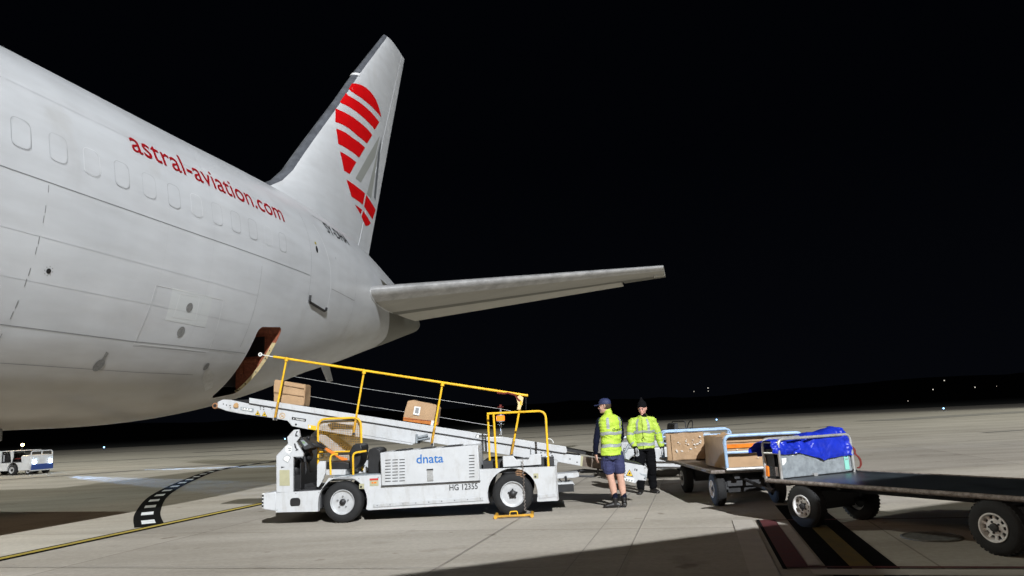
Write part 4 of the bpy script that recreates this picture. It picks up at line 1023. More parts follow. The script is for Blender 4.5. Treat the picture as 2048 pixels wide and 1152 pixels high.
# rails of the conveyor
rtop = [(547, 713.6), (560, 715.3), (1056, 791.3)]
g = G(); g.tube([P(a, b, .66) for a, b in rtop], .022, 10); rail = obj('handrail', g, M['yellow'], ld, smooth=True)
g = G(); g.tube([P(520.5, 709, .66), P(547, 713.6, .66)], .007, 6); c = Vector(P(520.5, 709, .66)); g.tube([c+Vector((cos(t), 0, sin(t)))*.028 for t in [2*pi*i/14 for i in range(14)]], .010, 6, closed=True); obj('rail_hook', g, M['papertag'], rail, smooth=True)
for (a, b), (c, d) in (((573, 718.5), (549.5, 838)), ((728, 743.5), (706.5, 868)), ((885, 768), (863, 889.5)), ((1041.5, 806), (1022.5, 911))):
    g = G(); g.tube([P(a, b, .67), P(c, d, .67)], .0185, 10); ps = obj('rail_post', g, M['yellow'], ld, smooth=True)
    g = G(); g.tube([P(a+.5, b-4, .66), P(a-.3, b+4, .66)], .034, 10); obj('post_collar', g, M['yellow'], ps, smooth=True)
    dx, dz = c-a, d-b; g = G(); g.tube([P(a+dx*.72, b+dz*.72, .67), P(a+dx*.995, b+dz*.995, .67)], .022, 10); obj('post_sleeve', g, M['yellow_worn'], ps, smooth=True)
    g = G(); g.lathe([(-.03, .02), (0, .02)], P(c+1.5, d-1, .67), 'y', 10); obj('post_pin', g, M['dark'], ps)
    g = pr([(c-1, d-8), (c+6, d-6), (c+5, d+3), (c-2, d+2)], CN-.05, CN-.002, CN); obj('post_socket', g, M['white2'], ps, bevel=.004)
for pts in ([(587, 753), (725, 776.5), (880, 799.5), (1002, 818), (1022, 822)], [(600, 789), (725, 811), (880, 834.5), (985, 852)]):
    g = G(); g.tube([P(a, b, CFAR) for a, b in pts], .0045, 5); obj('safety_wire', g, M['alu'], ld)
g = G()
for (a, b), (c, d) in (((590, 750), (578, 806)), ((742, 775), (730, 828)), ((1014, 818), (1008, 866))): g.tube([P(a, b, CFAR), P(c, d, CFAR)], .010, 6)
g = pr([(1032, 795), (1040, 790), (1047, 795), (1045, 806), (1042, 815), (1040.5, 820), (1034, 819), (1036, 808)], .63, .71, .66); obj('rail_hinge', g, mat('pale_yellow_bracket', (.72, .55, .28), .5), ld, bevel=.005)
g = G(); g.tube([P(a, b, .63) for a, b in ((994, 785.5), (1008, 787), (1016, 786), (1030, 790), (1037, 800), (1041, 802))], .016, 6); obj('red_strap', g, M['strapred'], ld)
g = G(); g.tube([P(1052, 792, .66), P(1052, 819, .66)], .004, 5); obj('rail_cord', g, M['dark'], ld)
# hoop of yellow tube on the rear deck
yt([(1097, 935.5), (1091, 821.5), (974, 827.5)], .10, .019, .13, 'rear_hoop')
yt([(975.5, 827.5), (980, 933)], .30, .018, .02, 'hoop_post'); yt([(987, 826.5), (993.5, 936)], .10, .018, .02, 'hoop_post')
g = G(); g.lathe([(0, .05), (.012, .05), (.014, .02)], (Q(980, 933, .3)[0], .30, .745), 'z', 16); obj('post_foot', g, M['yellow_worn'], ld)
g = G(); c = Vector(P(974, 929, .3)); g.tube([c+Vector((cos(t), 0, sin(t)))*.022 for t in [pi*.3+1.7*pi*i/12 for i in range(12)]], .008, 6); obj('deck_ring', g, M['papertag'], ld)
g = pr([(1005, 912.4), (1025.9, 911.5), (1032, 919), (1057, 919), (1060.6, 909), (1082.3, 907), (1082.6, 929.5), (1006, 934.5)], .04, .12, .04); obj('pivot_bracket', g, M['white'], ld, bevel=.01)
g = G(); g.box(2.32, 3.5, .25, 1.6, .735, .86); obj('rear_machinery', g, M['dark'], ld)
g = pr([(1084, 916), (1116, 921), (1113, 934), (1084, 932)], .35, .5, .35); obj('rear_fitting', g, M['white2'], ld)
g = G(); zz = .88
pts = [P(1045+(1.2 if k % 2 else -1.2)+k*.18, 918+k*3.6, -.03) for k in range(30)]
for i in range(29):
    a, b = Vector(pts[i]), Vector(pts[i+1]); m_ = (a+b)/2; ax_ = (b-a).normalized(); sd = Vector((1, 0, 0)) if i % 2 else Vector((0, 1, 0))
    L_ = (b-a).length*.62; g.tube([m_+ax_*L_*cos(t)+sd*.008*sin(t) for t in [2*pi*j/8 for j in range(8)]], .0035, 5, closed=True)
ch = obj('hanging_chain', g, M['rust'], ld); ch['kind'] = 'stuff'
# tail end of the conveyor
obj('extension_beam', pr([(1165, 912.5), (1245, 924), (1245, 948), (1164, 932)], CN+.03, CN+.06, CN), mat('brown_grey_beam', (.13, .10, .075), .6, var=.2, vscale=8), ld)
obj('extension_plate', pr([(1162, 911.5), (1166.5, 912.3), (1164.5, 932.6), (1160.5, 932)], CN-.004, CN+.04, CN), M['cream'], ld)
tailp = obj('tail_plate', pr([(1242.5, 923.5), (1285.8, 931), (1292.5, 933.5), (1295.5, 939), (1292.7, 961.5), (1276, 959.8), (1271, 967.6), (1266.7, 966), (1244, 950)], CN, CN+.05, CN), M['white'], ld, bevel=.008)
obj('tail_plate', pr([(1242.5, 923.5), (1285.8, 931), (1292.5, 933.5), (1295.5, 939), (1292.7, 961.5), (1276, 959.8), (1271, 967.6), (1266.7, 966), (1244, 950)], CFAR-.05, CFAR, CN), M['white2'], ld, bevel=.008)
warn(1259, 946, CN, 7.5, tailp)
g = pr([(1269, 937), (1271.5, 937.4), (1271.2, 939), (1269.6, 939), (1271, 941.5), (1268.5, 941)], CN-.003, CN, CN); g2 = pr([(1272.5, 938), (1275, 938.3), (1274.6, 942.3), (1272.3, 942)], CN-.003, CN, CN); g.add(g2.v, g2.f); obj('plate_mark', g, M['ink'], tailp)
g = pr([(1278.5, 945), (1284, 948), (1293, 949), (1291.5, 959.5), (1289.5, 959), (1289.5, 952), (1282, 950)], CN-.003, CN, CN); obj('plate_slot', g, M['greymet'], tailp)
g = pr([(1248, 955), (1268.5, 957), (1267, 965.5), (1249, 961)], CN-.02, CN, CN); bb = obj('button_panel', g, M['papertag'], tailp, bevel=.004)
g = G()
for a, b in ((1253, 958.5), (1258, 959.5), (1263.5, 960.5)): g.lathe([(-.034, .014), (-.02, .014)], P(a, b, CN), 'y', 12)
obj('push_button', g, M['greymet'], bb)
g = G()
for a, b in ((1243+7, 942), (1250, 946.5), (1290, 936), (1289, 957)): g.lathe([(-.004, .010), (0, .010)], P(a, b, CN), 'y', 8)
obj('bolt_hole', g, M['ink'], tailp)
g = G(); g.tube([P(1116, 948, .9), P(1168, 940, .9), P(1245, 948, .9)], .022, 8); g.tube(bend([P(1150, 952, .75), P(1192, 953, .75), P(1197, 945, .75), P(1196, 938, .75)], .08), .018, 8); g.tube([P(1160, 944, .95), P(1246, 942, .95)], .02, 8); obj('tail_strut', g, M['dark'], ld)
# tow hitch
g = pr([(1114, 948), (1157, 945), (1158.5, 953), (1150, 956), (1114, 957.5)], .55, .9, .55); obj('hitch_beam', g, M['white'], ld, bevel=.01)
g = pr([(1115, 966), (1146, 964), (1149.5, 970), (1117, 984)], .35, .75, .35); obj('hitch_wedge', g, M['white'], ld, bevel=.01)
g = G(); g.box(3.53, 3.80, .3, .9, .30, .42); g.tube([P(1131, 952, .5), P(1133, 968, .5)], .02, 8); g.tube([P(1118, 958, .5), P(1126, 966, .5), P(1140, 960, .5)], .012, 6); obj('tow_hitch', g, M['black'], ld)
g = G(); g.tube(bend([P(1094, 877, 1.0), P(1104, 879, 1.0), P(1107, 886, 1.0)], .05), .008, 6); obj('wire_loop', g, M['papertag'], ld)
# amber beacon: lit
g = G(); g.tube([P(1002, 870, 1.6), P(1001, 815, 1.6)], .018, 8); bc = obj('beacon_pole', g, M['alu'], ld, smooth=True)
c0 = P(1001, 836.5, 1.6)
g = G()
for dz, r in ((.055, .075), (-.055, .075), (.10, .05), (-.115, .06)): g.lathe([(-.006, r), (.006, r)], (c0[0], c0[1], c0[2]+dz), 'z', 16)
for k in range(6):
    t = k*pi/3+.2; g.tube([(c0[0]+.07*cos(t), c0[1]+.07*sin(t), c0[2]-.055), (c0[0]+.07*cos(t), c0[1]+.07*sin(t), c0[2]+.055)], .005, 5)
obj('beacon_cage', g, M['alu'], bc)
g = G(); g.lathe([(-.045, .055), (-.04, .078), (.04, .078), (.045, .055)], c0, 'z', 20); obj('beacon_lens', g, M['amber'], bc, smooth=True)
g = G()
for k in range(8):
    t = k*pi/4; a = P(1001, 815, 1.6); g.tube([a, (a[0]+.055*cos(t), a[1]+.055*sin(t), a[2]+.01)], .008, 5)
g.lathe([(-.015, .02), (.05, .026), (.055, .01)], P(1001, 815, 1.6), 'z', 10); obj('beacon_cap', g, M['strapred'], bc)
wp = LF.M @ Vector(c0)
lamp('beacon_light', 'POINT', wp, 9, (1.0, .30, .03), shadow_soft_size=.08)
# cartons on the conveyor belt: they lie on it, so they stand on their own
def soften(o, lv=2, amp=.012, sc_=5, seed=0):
    me = o.data; bm = bmesh.new(); bm.from_mesh(me)
    bmesh.ops.triangulate(bm, faces=[f for f in bm.faces if len(f.verts) > 4])
    bmesh.ops.bevel(bm, geom=list(bm.edges), offset=.012, segments=2, affect='EDGES')
    for _ in range(lv+2): 
        es = [e for e in bm.edges if e.calc_length() > .06]
        if es: bmesh.ops.subdivide_edges(bm, edges=es, cuts=1, use_grid_fill=True)
    for v in bm.verts:
        n_ = noise.noise_vector(v.co*sc_+Vector((seed, seed*2, 0))); v.co += n_*amp+noise.noise_vector(v.co*sc_*3+Vector((seed, 0, 3)))*amp*.35
    bm.to_mesh(me); bm.free()
    for p in me.polygons: p.use_smooth = True
    try: me.set_sharp_from_angle(angle=RAD(50))
    except Exception: pass
def carton_px(name, label, poly, Y0, Y1, m, seed):
    o_ = LF.poly(poly, Y0); bx_ = sum(p[0] for p in o_)/len(o_); bz_ = min(p[1] for p in o_)
    root = thing(name, label, 'carton', tuple(LF.M @ Vector((bx_, Y0, bz_))), LF.rz, 'cartons riding up the conveyor')
    g = G(); g.prism([(p[0]-bx_, p[1]-bz_) for p in o_], 0, Y1-Y0); b = obj('box', g, m, root); soften(b, seed=seed); return root, bx_, bz_, Y0
c1, bx1, bz1, yy = carton_px('carton', 'plain brown carton highest on the conveyor, near the hold door', [(546, 805), (549, 759), (611, 769), (607, 813)], .90, 1.22, M['board'], 1)
def sub(c, name, poly, m, bx_, bz_, Y0, d=.018, th=.004):
    o_ = LF.poly(poly, Y0-d); g = G(); g.prism([(p[0]-bx_, p[1]-bz_) for p in o_], -d, -d+th); return obj(name, g, m, c)
M['crease'] = mat('carton_crease', (.20, .12, .06), .8)
sub(c1, 'flap_crease', [(548, 783.5), (608, 792.5), (608, 793.8), (548, 784.8)], M['crease'], bx1, bz1, .90)
sub(c1, 'flap_crease', [(562, 769), (608, 776.5), (608, 777.8), (562, 770)], M['crease'], bx1, bz1, .90)
c2, bx2, bz2, yy = carton_px('carton', 'taped brown carton with a white label, midway up the conveyor', [(805.5, 841), (815, 802), (826, 799.5), (872, 810), (877, 816), (872, 851.5)], .92, 1.22, M['board'], 5)
lb_ = sub(c2, 'address_label', [(829, 812.5), (841.5, 814), (838.5, 831), (826, 829)], M['papertag'], bx2, bz2, .92); sub(c2, 'label_print', [(831.5, 815), (838.5, 816), (836.5, 827), (829.5, 826)], M['inktag'], bx2, bz2, .92, .022, .003)
sub(c2, 'orange_tape', [(807, 834), (868, 843), (876, 844.5), (874, 851), (806, 841.5)], mat('translucent_brown_tape', (.50, .17, .04), .3, var=.2, vscale=12), bx2, bz2, .92, .016)
sub(c2, 'small_tag', [(863, 841), (870, 842), (868, 852), (861, 851)], M['papertag'], bx2, bz2, .92, .020)
sub(c2, 'tape_line', [(808, 836.5), (860, 841), (874, 845), (874, 846), (860, 842.2), (808, 837.6)], M['strapred'], bx2, bz2, .92, .0195)
# chock in front of the rear wheel
ck = thing('wheel_chock', 'yellow tube wheel chock on the ground in front of the rear wheel', 'chock', tuple(LF.M @ Vector((2.80, -.28, 0))), LF.rz)
g = G(); g.tube([(-.27, 0, .032), (.30, 0, .036)], .019, 10); obj('chock_bar', g, M['yellow_worn'], ck, smooth=True)
for x in (-.27, .30):
    g = G(); g.tube([(x, -.05, .03), (x, .30, .03)], .03, 10); obj('chock_end', g, M['yellow_worn'], ck, smooth=True)
g = G(); g.tube(bend([(-.05, 0, .04), (-.04, -.02, .10), (.07, -.02, .105), (.08, 0, .04)], .02), .009, 8); obj('chock_handle', g, M['yellow'], ck, smooth=True)
# ================================================================== BAGGAGE CARTS
def cart_wheel(x, y, parent, out=-1, R=.262, steer=0, spokes=True):
    """x: outer face; out=-1 when the outer face looks to -x"""
    W_ = .17; o_ = -out
    g = G(); pf = [(0, R*.53), (-.004, R*.62), (.002, R*.82), (.014, R*.93), (.034, R*.985), (.05, R), (W_-.05, R), (W_-.034, R*.985), (W_-.014, R*.93), (W_, R*.8), (W_, R*.53)]
    g.lathe([(a*o_, r) for a, r in pf], (0, 0, 0), 'x', 48)
    wh = obj('wheel', g, M['tyre'], parent, smooth=True, auto=50)
    g = G()
    for k in range(36):                                  # tread blocks on the shoulders
        t = 2*pi*k/36
        for x0 in (.028, W_-.048):
            c_, s_ = cos(t), sin(t); r0, r1, hw = R*.965, R*1.012, .0125
            vs_ = []
            for rr in (r0, r1):
                for dx in (0, .022):
                    for tt in (-hw, hw): vs_.append(((x0+dx)*o_, rr*c_-tt*s_, rr*s_+tt*c_))
            g.add(vs_, [(0, 1, 3, 2), (4, 6, 7, 5), (0, 4, 5, 1), (2, 3, 7, 6), (0, 2, 6, 4), (1, 5, 7, 3)])
    tr_ = obj('tread', g, M['tyre'], wh); tr_['kind'] = 'stuff'
    rm = M['rimgrey']; r = R*.53
    g = G(); g.lathe([(a*o_, q) for a, q in [(-.004, r), (-.012, r*.99), (-.012, r*.90), (.004, r*.86), (.05, r*.80), (.12, r*.78), (.12, r)]], (0, 0, 0), 'x', 40); rim = obj('rim', g, rm, wh, smooth=True, auto=35)
    g = G(); g.lathe([(a*o_, q) for a, q in [(.06, r*.8), (.06, .01), (.07, .01), (.07, r*.8)]], (0, 0, 0), 'x', 24); obj('rim_back', g, M['black'], rim)
    g = G()
    for k in range(10):
        t = 2*pi*k/10+.35; a, b = r*.50, r*.86; hw0, hw1 = r*.085, r*.10
        vs_ = []
        for x_ in (.022, .045):
            for rr, hw in ((a, hw0), (b, hw1)):
                for q in (-hw, hw): vs_.append((x_*o_, rr*cos(t)-q*sin(t), rr*sin(t)+q*cos(t)))
        g.add(vs_, [(0, 1, 3, 2), (4, 6, 7, 5), (0, 4, 5, 1), (2, 3, 7, 6), (0, 2, 6, 4), (1, 5, 7, 3)])
    g.lathe([(.024*o_, r*.58), (.018*o_, r*.52), (.020*o_, r*.2), (.026*o_, .01)], (0, 0, 0), 'x', 32)
    obj('spokes', g, rm, rim, bevel=.003)
    g = G()
    for k in range(5):
        t = 2*pi*k/5; g.lathe([(.012*o_, r*.075), (.020*o_, r*.08)], (0, r*.38*cos(t), r*.38*sin(t)), 'x', 10)
    obj('wheel_nuts', g, M['black'], rim)
    g = G(); g.lathe([(a*o_, q) for a, q in [(.03, r*.30), (-.006, r*.27), (-.012, r*.20), (-.012, .006)]], (0, 0, 0), 'x', 20); obj('hub_cap', g, M['dark'], rim, smooth=True)
    wh.location = (x, y, R); wh.rotation_euler = (0, 0, steer)
    return wh
M['rimgrey'] = mat('painted_rim', (.68, .67, .66), .45, var=.2, vscale=14)
def rack(parent, x0, x1, y, m, mid=(.82,), top=1.08, base=.55, low=None, name='end_rack', r=.021):
    g = G(); g.tube(bend([(x0, y, base), (x0, y, top), (x1, y, top), (x1, y, base)], .10, 6), r, 10)
    for z in mid: g.tube([(x0, y, z), (x1, y, z)], r*.8, 8)
    o = obj(name, g, m, parent, smooth=True)
    if low: g = G(); g.tube([(x0-.05, y-.115, low+.02), (x1+.03, y-.115, low+.02)], .029, 10); obj('lower_tube', g, M['alu'], o, smooth=True)
    return o
def cart(name, label, cx_, cy_, rz, x0, x1, y0, y1, wy, wx, deck, rim_m, group, steer=0):
    t = thing(name, label, 'baggage cart', (cx_, cy_, 0), rz, group)
    g = G(); g.box(x0+.02, x1-.02, y0+.02, y1-.02, .535, .562); obj('deck', g, deck, t, bevel=.004)
    g = G(); g.tube([(x0, y0, .545), (x0, y1, .545), (x1, y1, .545), (x1, y0, .545)], .028, 10, closed=True); obj('edge_tube', g, rim_m, t, smooth=True)
    g = G()
    for x in (-.35, .1): g.box(x-.04, x+.04, y0+.1, y1-.1, .42, .53)
    for y in wy: g.box(wx[0]+.22, wx[1]-.22, y-.11, y+.11, .30, .44); g.box(wx[0]+.3, wx[1]-.3, y-.06, y+.06, .44, .53)
    for k in range(5): yk = y0+.3+(y1-y0-.6)*k/4; g.box(x0+.05, x1-.05, yk-.03, yk+.03, .49, .533)
    obj('under_frame', g, M['dark'], t)
    for i, y in enumerate(wy):
        st = steer if i == 0 else 0
        g = G(); g.tube([(wx[0]+.1, y, .262), (wx[1]-.1, y, .262)], .035, 8); g.box(wx[0]+.24, wx[1]-.24, y-.05, y+.05, .20, .32); obj('axle', g, M['black'], t)
        cart_wheel(wx[0], y, t, -1, steer=st); cart_wheel(wx[1], y, t, 1, steer=st)
        for xx in (wx[0]+.20, wx[1]-.24): g = G(); g.prism([(xx, .25), (xx+.04, .25), (xx+.06, .53), (xx-.02, .53)], y-.09, y+.09); obj('fork', g, M['dark'], t)
    g = G(); g.tube([(-.2, y0+.2, .40), (-.12, y0-.35, .32), (-.1, y0-.75, .30)], .028, 8); g.tube([(.12, y0+.2, .40), (-.02, y0-.35, .32), (-.1, y0-.75, .30)], .024, 8); obj('drawbar', g, M['dark'], t)
    return t
gA = 'train of flat baggage carts'
cA = cart('baggage_cart', 'nearest flat cart with black empty deck, blue tarpaulin at its end rack', 4.79, 8.47, RAD(25.5), -.80, .80, -2.0, 1.80, (1.22, -1.12), (-.83, .30), M['deckA'], M['rust'], gA)
rack(cA, -.73, .64, 1.60, M['alu'], mid=()); rack(cA, -.75, .64, 1.86, M['alu'], mid=(.86, .68))
g = G(); g.tube([(-.73, 1.60, .90), (-.75, 1.86, .90)], .016, 8); g.tube([(-.73, 1.60, 1.04), (-.75, 1.86, 1.04)], .012, 8); obj('rack_brace', g, M['alu'], cA)
RS = lambda o: [setattr(v, 'co', Vector((-.70+(v.co.x+.66)*.86, v.co.y+.145, v.co.z))) for v in o.data.vertices]
RK0 = set(bpy.data.objects)
g = G(); g.box(-.66, .90, 1.475, 1.487, .572, .90); pnl = obj('rack_panel', g, M['greymet'], cA, bevel=.004)
g = G(); g.box(.888, .900, 1.487, 1.74, .572, .90); obj('side_panel', g, M['greymet'], cA); g = G(); g.box(-.70, -.69, 1.50, 1.70, .60, .72); obj('side_panel', g, M['greymet'], cA)
g = G(); g.box(-.70, .88, 1.55, 1.70, .565, .95); obj('dark_board', g, M['black'], cA)
g = G(); g.add([(x, 1.473, z) for x, z in ((-.63, .83), (-.53, .83), (-.54, .78), (-.60, .74), (-.63, .74))], [(0, 1, 2, 3, 4)]); g.add([(x, 1.473, z) for x, z in ((-.40, .86), (-.36, .865), (-.36, .855), (-.40, .85))], [(0, 1, 2, 3)]); obj('torn_label', g, M['papertag'], pnl)
g = G(); g.box(.66, .84, 1.470, 1.474, .80, .90); wt = obj('white_tag', g, M['papertag'], pnl); g = G(); g.box(.72, .82, 1.466, 1.470, .60, .83); mt = obj('mint_tag', g, M['greentag'], pnl)
g = G(); g.box(.745, .765, 1.463, 1.466, .73, .75); g.box(.775, .795, 1.463, 1.466, .73, .75); obj('tag_print', g, M['inktag'], mt)
g = G(); g.box(-.02, .06, 1.44, 1.49, .56, .60); obj('catch', g, M['alu'], cA)
g = G(); g.tube([(-.6, 1.46, .567), (.2, 1.455, .567), (.55, 1.42, .572), (.8, 1.40, .585), (.9, 1.46, .60)], .008, 6); obj('black_cord', g, M['black'], cA)
g = G(); pts = [(.93, 1.50, .95), (.98, 1.46, .86), (.97, 1.45, .80), (1.02, 1.44, .76), (1.06, 1.44, .70), (1.05, 1.44, .64), (1.0, 1.44, .60), (.98, 1.44, .62)]
g.rings([[(x-.022, y, z), (x+.022, y, z+.004), (x+.022, y+.006, z+.004), (x-.022, y+.006, z)] for x, y, z in [tuple(p) for p in spline([Vector(p) for p in pts], 4)]]); rs_ = obj('strap', g, M['strapred'], None)
AM = Matrix.Translation((4.79, 8.47, 0)) @ Matrix.Rotation(RAD(25.5), 4, 'Z')
def place(o, M4, label, cat, group=None):
    o.matrix_world = M4; tag(o, label, cat, group); return o
place(rs_, AM, 'dangling dark red strap at the right end of the blue tarpaulin', 'strap')
g = G(); g.prism([(-.80, .60), (-.77, .60), (-.76, .72), (-.79, .74)], 1.60, 1.64); obj('yellow_clip', g, M['tape'], cA)
# blue tarpaulin bundled in the end rack
nu, nv = 120, 84; rows = []
for i in range(nu+1):
    u = i/nu; x = -.80+1.76*u
    hem = .905-.03*sin(u*9)
    if u > .28: hem = .89-.115*min(1, (u-.28)/.30)+.018*max(0, (u-.6)/.4)-.02*max(0, 1-abs(u-.6)/.06)
    topz = 1.03+.02*sin(u*17)+.05*math.exp(-((u-.35)/.05)**2)-.05*math.exp(-((u-.45)/.05)**2)+.115/(1+math.exp(-(u-.50)*34))-.10*max(0, (u-.90)/.10)**2
    row = []
    yf = 1.458 if .02 < u < .97 else 1.50
    prf = [(yf, hem), (yf-.010, hem+.06), (yf-.004, (hem+topz)/2), (yf+.01, topz-.06), (1.53, topz), (1.64, topz+.012), (1.80, topz-.02), (1.88, topz-.06), (1.91, .95), (1.91, .90-.06*(u > .1))]
    pv = spline([Vector((a, b)) for a, b in prf], 9)
    for j in range(nv+1):
        k = j/nv*(len(pv)-1); a = pv[int(k)]; b = pv[min(int(k)+1, len(pv)-1)]; p = a.lerp(b, k-int(k))
        n1 = noise.noise(Vector((x*3.2, p.y*3.5, p.x*2))); n2 = abs(noise.noise(Vector((x*7+n1*2, p.y*8, p.x*6)))); n3 = abs(noise.noise(Vector((x*15, p.y*16-n1*3, 4))))
        cr_ = (1.0 if u < .32 or u > .86 else .24)
        dn = (n1*.022+n2*.055*cr_+n3*.022*cr_)
        lift = 1 if j > 34 else 0
        yy = p.x-dn if j < 40 else p.x+dn*.3
        zz = p.y+(dn*.8 if 26 < j < 60 else 0)
        # a hanging fold that sags to the point of the hem
        if .45 < u < .85 and j < 30: yy -= .02*max(0, 1-abs((u-.56)-(j/30)*-.08)/.05)
        row.append((x+.02*noise.noise(Vector((p.y*6, x*2, 1))), min(yy, 2.0), zz))
    rows.append(row)
g = G(); g.rings(rows, close_u=False, caps=False); tp = obj('blue_tarpaulin', g, M['tarp'], None, smooth=True, auto=180)
so = tp.modifiers.new('thickness', 'SOLIDIFY'); so.thickness = .004
place(tp, AM, 'crumpled blue tarpaulin draped over the grey end rack of the near cart', 'tarpaulin')
for o_ in set(bpy.data.objects)-RK0: RS(o_)
# second cart
cB = cart('baggage_cart', 'middle flat cart with pale blue rails carrying brown cartons', 3.77, 13.35, 0, -.76, .80, -1.95, 2.15, (-1.62, .50), (-.70, .42), M['deckB'], M['rust'], gA)
BM = Matrix.Translation((3.77, 13.35, 0)); BF = Frame((3.77, 13.35, 0), 0)
rack(cB, -.50, .74, -1.88, M['bluerail'], mid=(.83,), top=1.09, low=.56, r=.027)
rack(cB, -.72, .74, 1.95, M['bluerail'], mid=(1.0,), top=1.10); rack(cB, -.72, .74, 2.12, M['bluerail'], mid=(.85,), top=1.12)
def cartonB(label, x0, x1, y0, y1, z0, z1, m, rz, seed, amp=.012, grp='cartons on the middle cart', lean=0):
    c = ((x0+x1)/2, (y0+y1)/2); t = thing('carton', label, 'carton', (3.77+c[0], 13.35+c[1], z0), rz, grp)
    hw, hd = (x1-x0)/2, (y1-y0)/2; g = G(); g.box(-hw, hw, -hd, hd, 0, z1-z0); b = obj('box', g, m, t); soften(b, amp=amp, seed=seed); return t, hw, hd
t, hw, hd = cartonB('large brown carton with an orange tape band behind the near pale blue rail', -.50, .72, -1.80, -.60, .565, 1.075, M['board'], 0, 11, .014)
g = G(); g.box(-hw+.0, hw, -hd-.022, -hd-.016, .33, .39); obj('orange_tape', g, M['tape'], t)
g = G(); g.box(-hw+.06, hw-.03, -hd-.020, -hd-.015, .415, .425); obj('carton_crease', g, M['crease'], t)
g = G()
for k, (x, z) in enumerate(((.02, .36), (.30, .345), (-.42, .30), (.1, .12), (.34, .14), (-.1, .16))): g.prism([(x, z), (x+.02, z-.01), (x+.035, z+.012), (x+.012, z+.02)], -hd-.0235, -hd-.0225)
obj('tape_glint', g, mat('painted_tape_glint', (.62, .50, .38), .12), t)  # pale flecks painted as glints on the carton's tape
t, hw, hd = cartonB('brown carton in shiny clear wrap at the far end of the middle cart', -.80, -.06, .85, 1.45, .565, 1.09, M['wrapboard'], -.23, 23, .012)
g = G(); g.box(-.27, -.262, -hd-.018, -hd-.013, .02, .51); obj('flap_seam', g, M['crease'], t)
film = mat('shiny_clear_film', (.55, .42, .30), .10, bump=1.0, bscale=26, coat=1)
g = G(); random.seed(3)
for k in range(26):
    x = random.uniform(-.22, hw-.04); z = random.choice((.40, .36, .30, .33, .2))+random.uniform(-.04, .05); s_ = random.uniform(.008, .03)
    g.prism([(x, z), (x+s_*1.4, z-s_*.3), (x+s_*1.1, z+s_*.6), (x+s_*.2, z+s_)], -hd-.0215-.0004*k, -hd-.0205-.0004*k)
o = obj('wrap_glint', g, mat('painted_wrap_glint', (.72, .68, .62), .25), t); o['kind'] = 'stuff'  # white flecks painted as reflections on the plastic wrap
t, hw, hd = cartonB('crumpled open carton with torn paper between the two square cartons', -.16, .50, -.45, .55, .565, 1.02, M['wrapboard'], -.10, 37, .04)
g = G(); rows = []
for i in range(31):
    row = []
    for j in range(25):
        x = -.34+.68*i/30; y = -.5+1.0*j/24; n1 = noise.noise(Vector((x*4, y*4, 9))); n2 = abs(noise.noise(Vector((x*11, y*9, 2))))
        row.append((x, y, .44+.08*n1+.10*n2-.12*(abs(x)/.34)**4))
    rows.append(row)
g.rings(rows, close_u=False, caps=False); pp = obj('torn_paper', g, M['board'], t, smooth=True, auto=180)
g = G(); g.tube([(3.70, 11.5, .30), (4.1, 11.0, .29), (4.5, 10.35, .30)], .03, 8)
# ================================================================== TRACTOR AT THE HEAD OF THE TRAIN
TF = Frame((3.6, 17.4, 0), RAD(6)); tr = thing('baggage_tractor', 'white baggage tractor behind the man in the jacket, dark seat back showing over the rail', 'tractor', TF.loc, TF.rz)
def side_arch(x0, x1, y0, y1, zb, zt, wheels, R, n=10):
    p = [(x0, zb), (x0, zt), (x1, zt), (x1, zb)]
    for cx_ in sorted(wheels, reverse=True): p += [(cx_+R*cos(pi*i/n), max(zb, .26+R*sin(pi*i/n)) if 0 < i < n else zb) for i in range(n+1)]
    g = G(); g.prism(p, y0, y1); return g
obj('body', side_arch(-1.35, 1.0, -.6, .6, .22, .72, (-.9, .55), .33), M['white'], tr, bevel=.03)
g = G(); g.box(-1.3, -.4, -.55, .55, .72, .88); g.prism([(.55, .72), (.98, .72), (.9, 1.0), (.6, 1.0)], -.5, .5); obj('engine_hood', g, M['white2'], tr, bevel=.04)
g = G(); g.prism([(.02, .70), (.10, 1.24), (.18, 1.26), (.20, .70)], -.30, .28); obj('seat_back', g, M['dark'], tr, bevel=.03)
g = G(); g.box(-.3, .1, -.4, .4, .72, .84); obj('seat_cushion', g, M['black'], tr, bevel=.03)
g = G(); g.tube(bend([(.3, -.5, .72), (.3, -.5, 1.28), (.3, .5, 1.28), (.3, .5, .72)], .08), .014, 8); obj('roll_bar', g, M['dark'], tr, smooth=True)
g = G(); g.tube([(.62, -.2, .95), (.5, -.2, 1.12)], .02, 8); c = Vector((.5, -.2, 1.13)); g.tube([c+Vector((.05*sin(t), .17*cos(t), .16*sin(t))) for t in [2*pi*i/20 for i in range(20)]], .012, 6, closed=True); obj('steering_wheel', g, M['black'], tr, smooth=True)
for x in (-.9, .55):
    for y, o_ in ((-.62, 1), (.62, -1)): wheel(x, .26, y, .26, tr, .05, False, o_)
# grey coupling head between the men: steering gear of the tractor's far end
g = G(); g.tube([TF.P(1247, 905, -1.0), TF.P(1250, 935, -1.0)], .035, 8); g.tube(bend([TF.P(1243, 878, -1.0), TF.P(1254, 873, -1.0), TF.P(1260, 885, -1.0), TF.P(1250, 905, -1.0)], .05), .03, 8); obj('tow_lever', g, M['greymet'], tr, smooth=True)
g = TF.poly([(1241, 880), (1246, 886), (1247, 918), (1243, 934)], -.9); gg = G(); gg.prism(g, -.9, -.7); obj('side_plate', gg, M['white2'], tr)
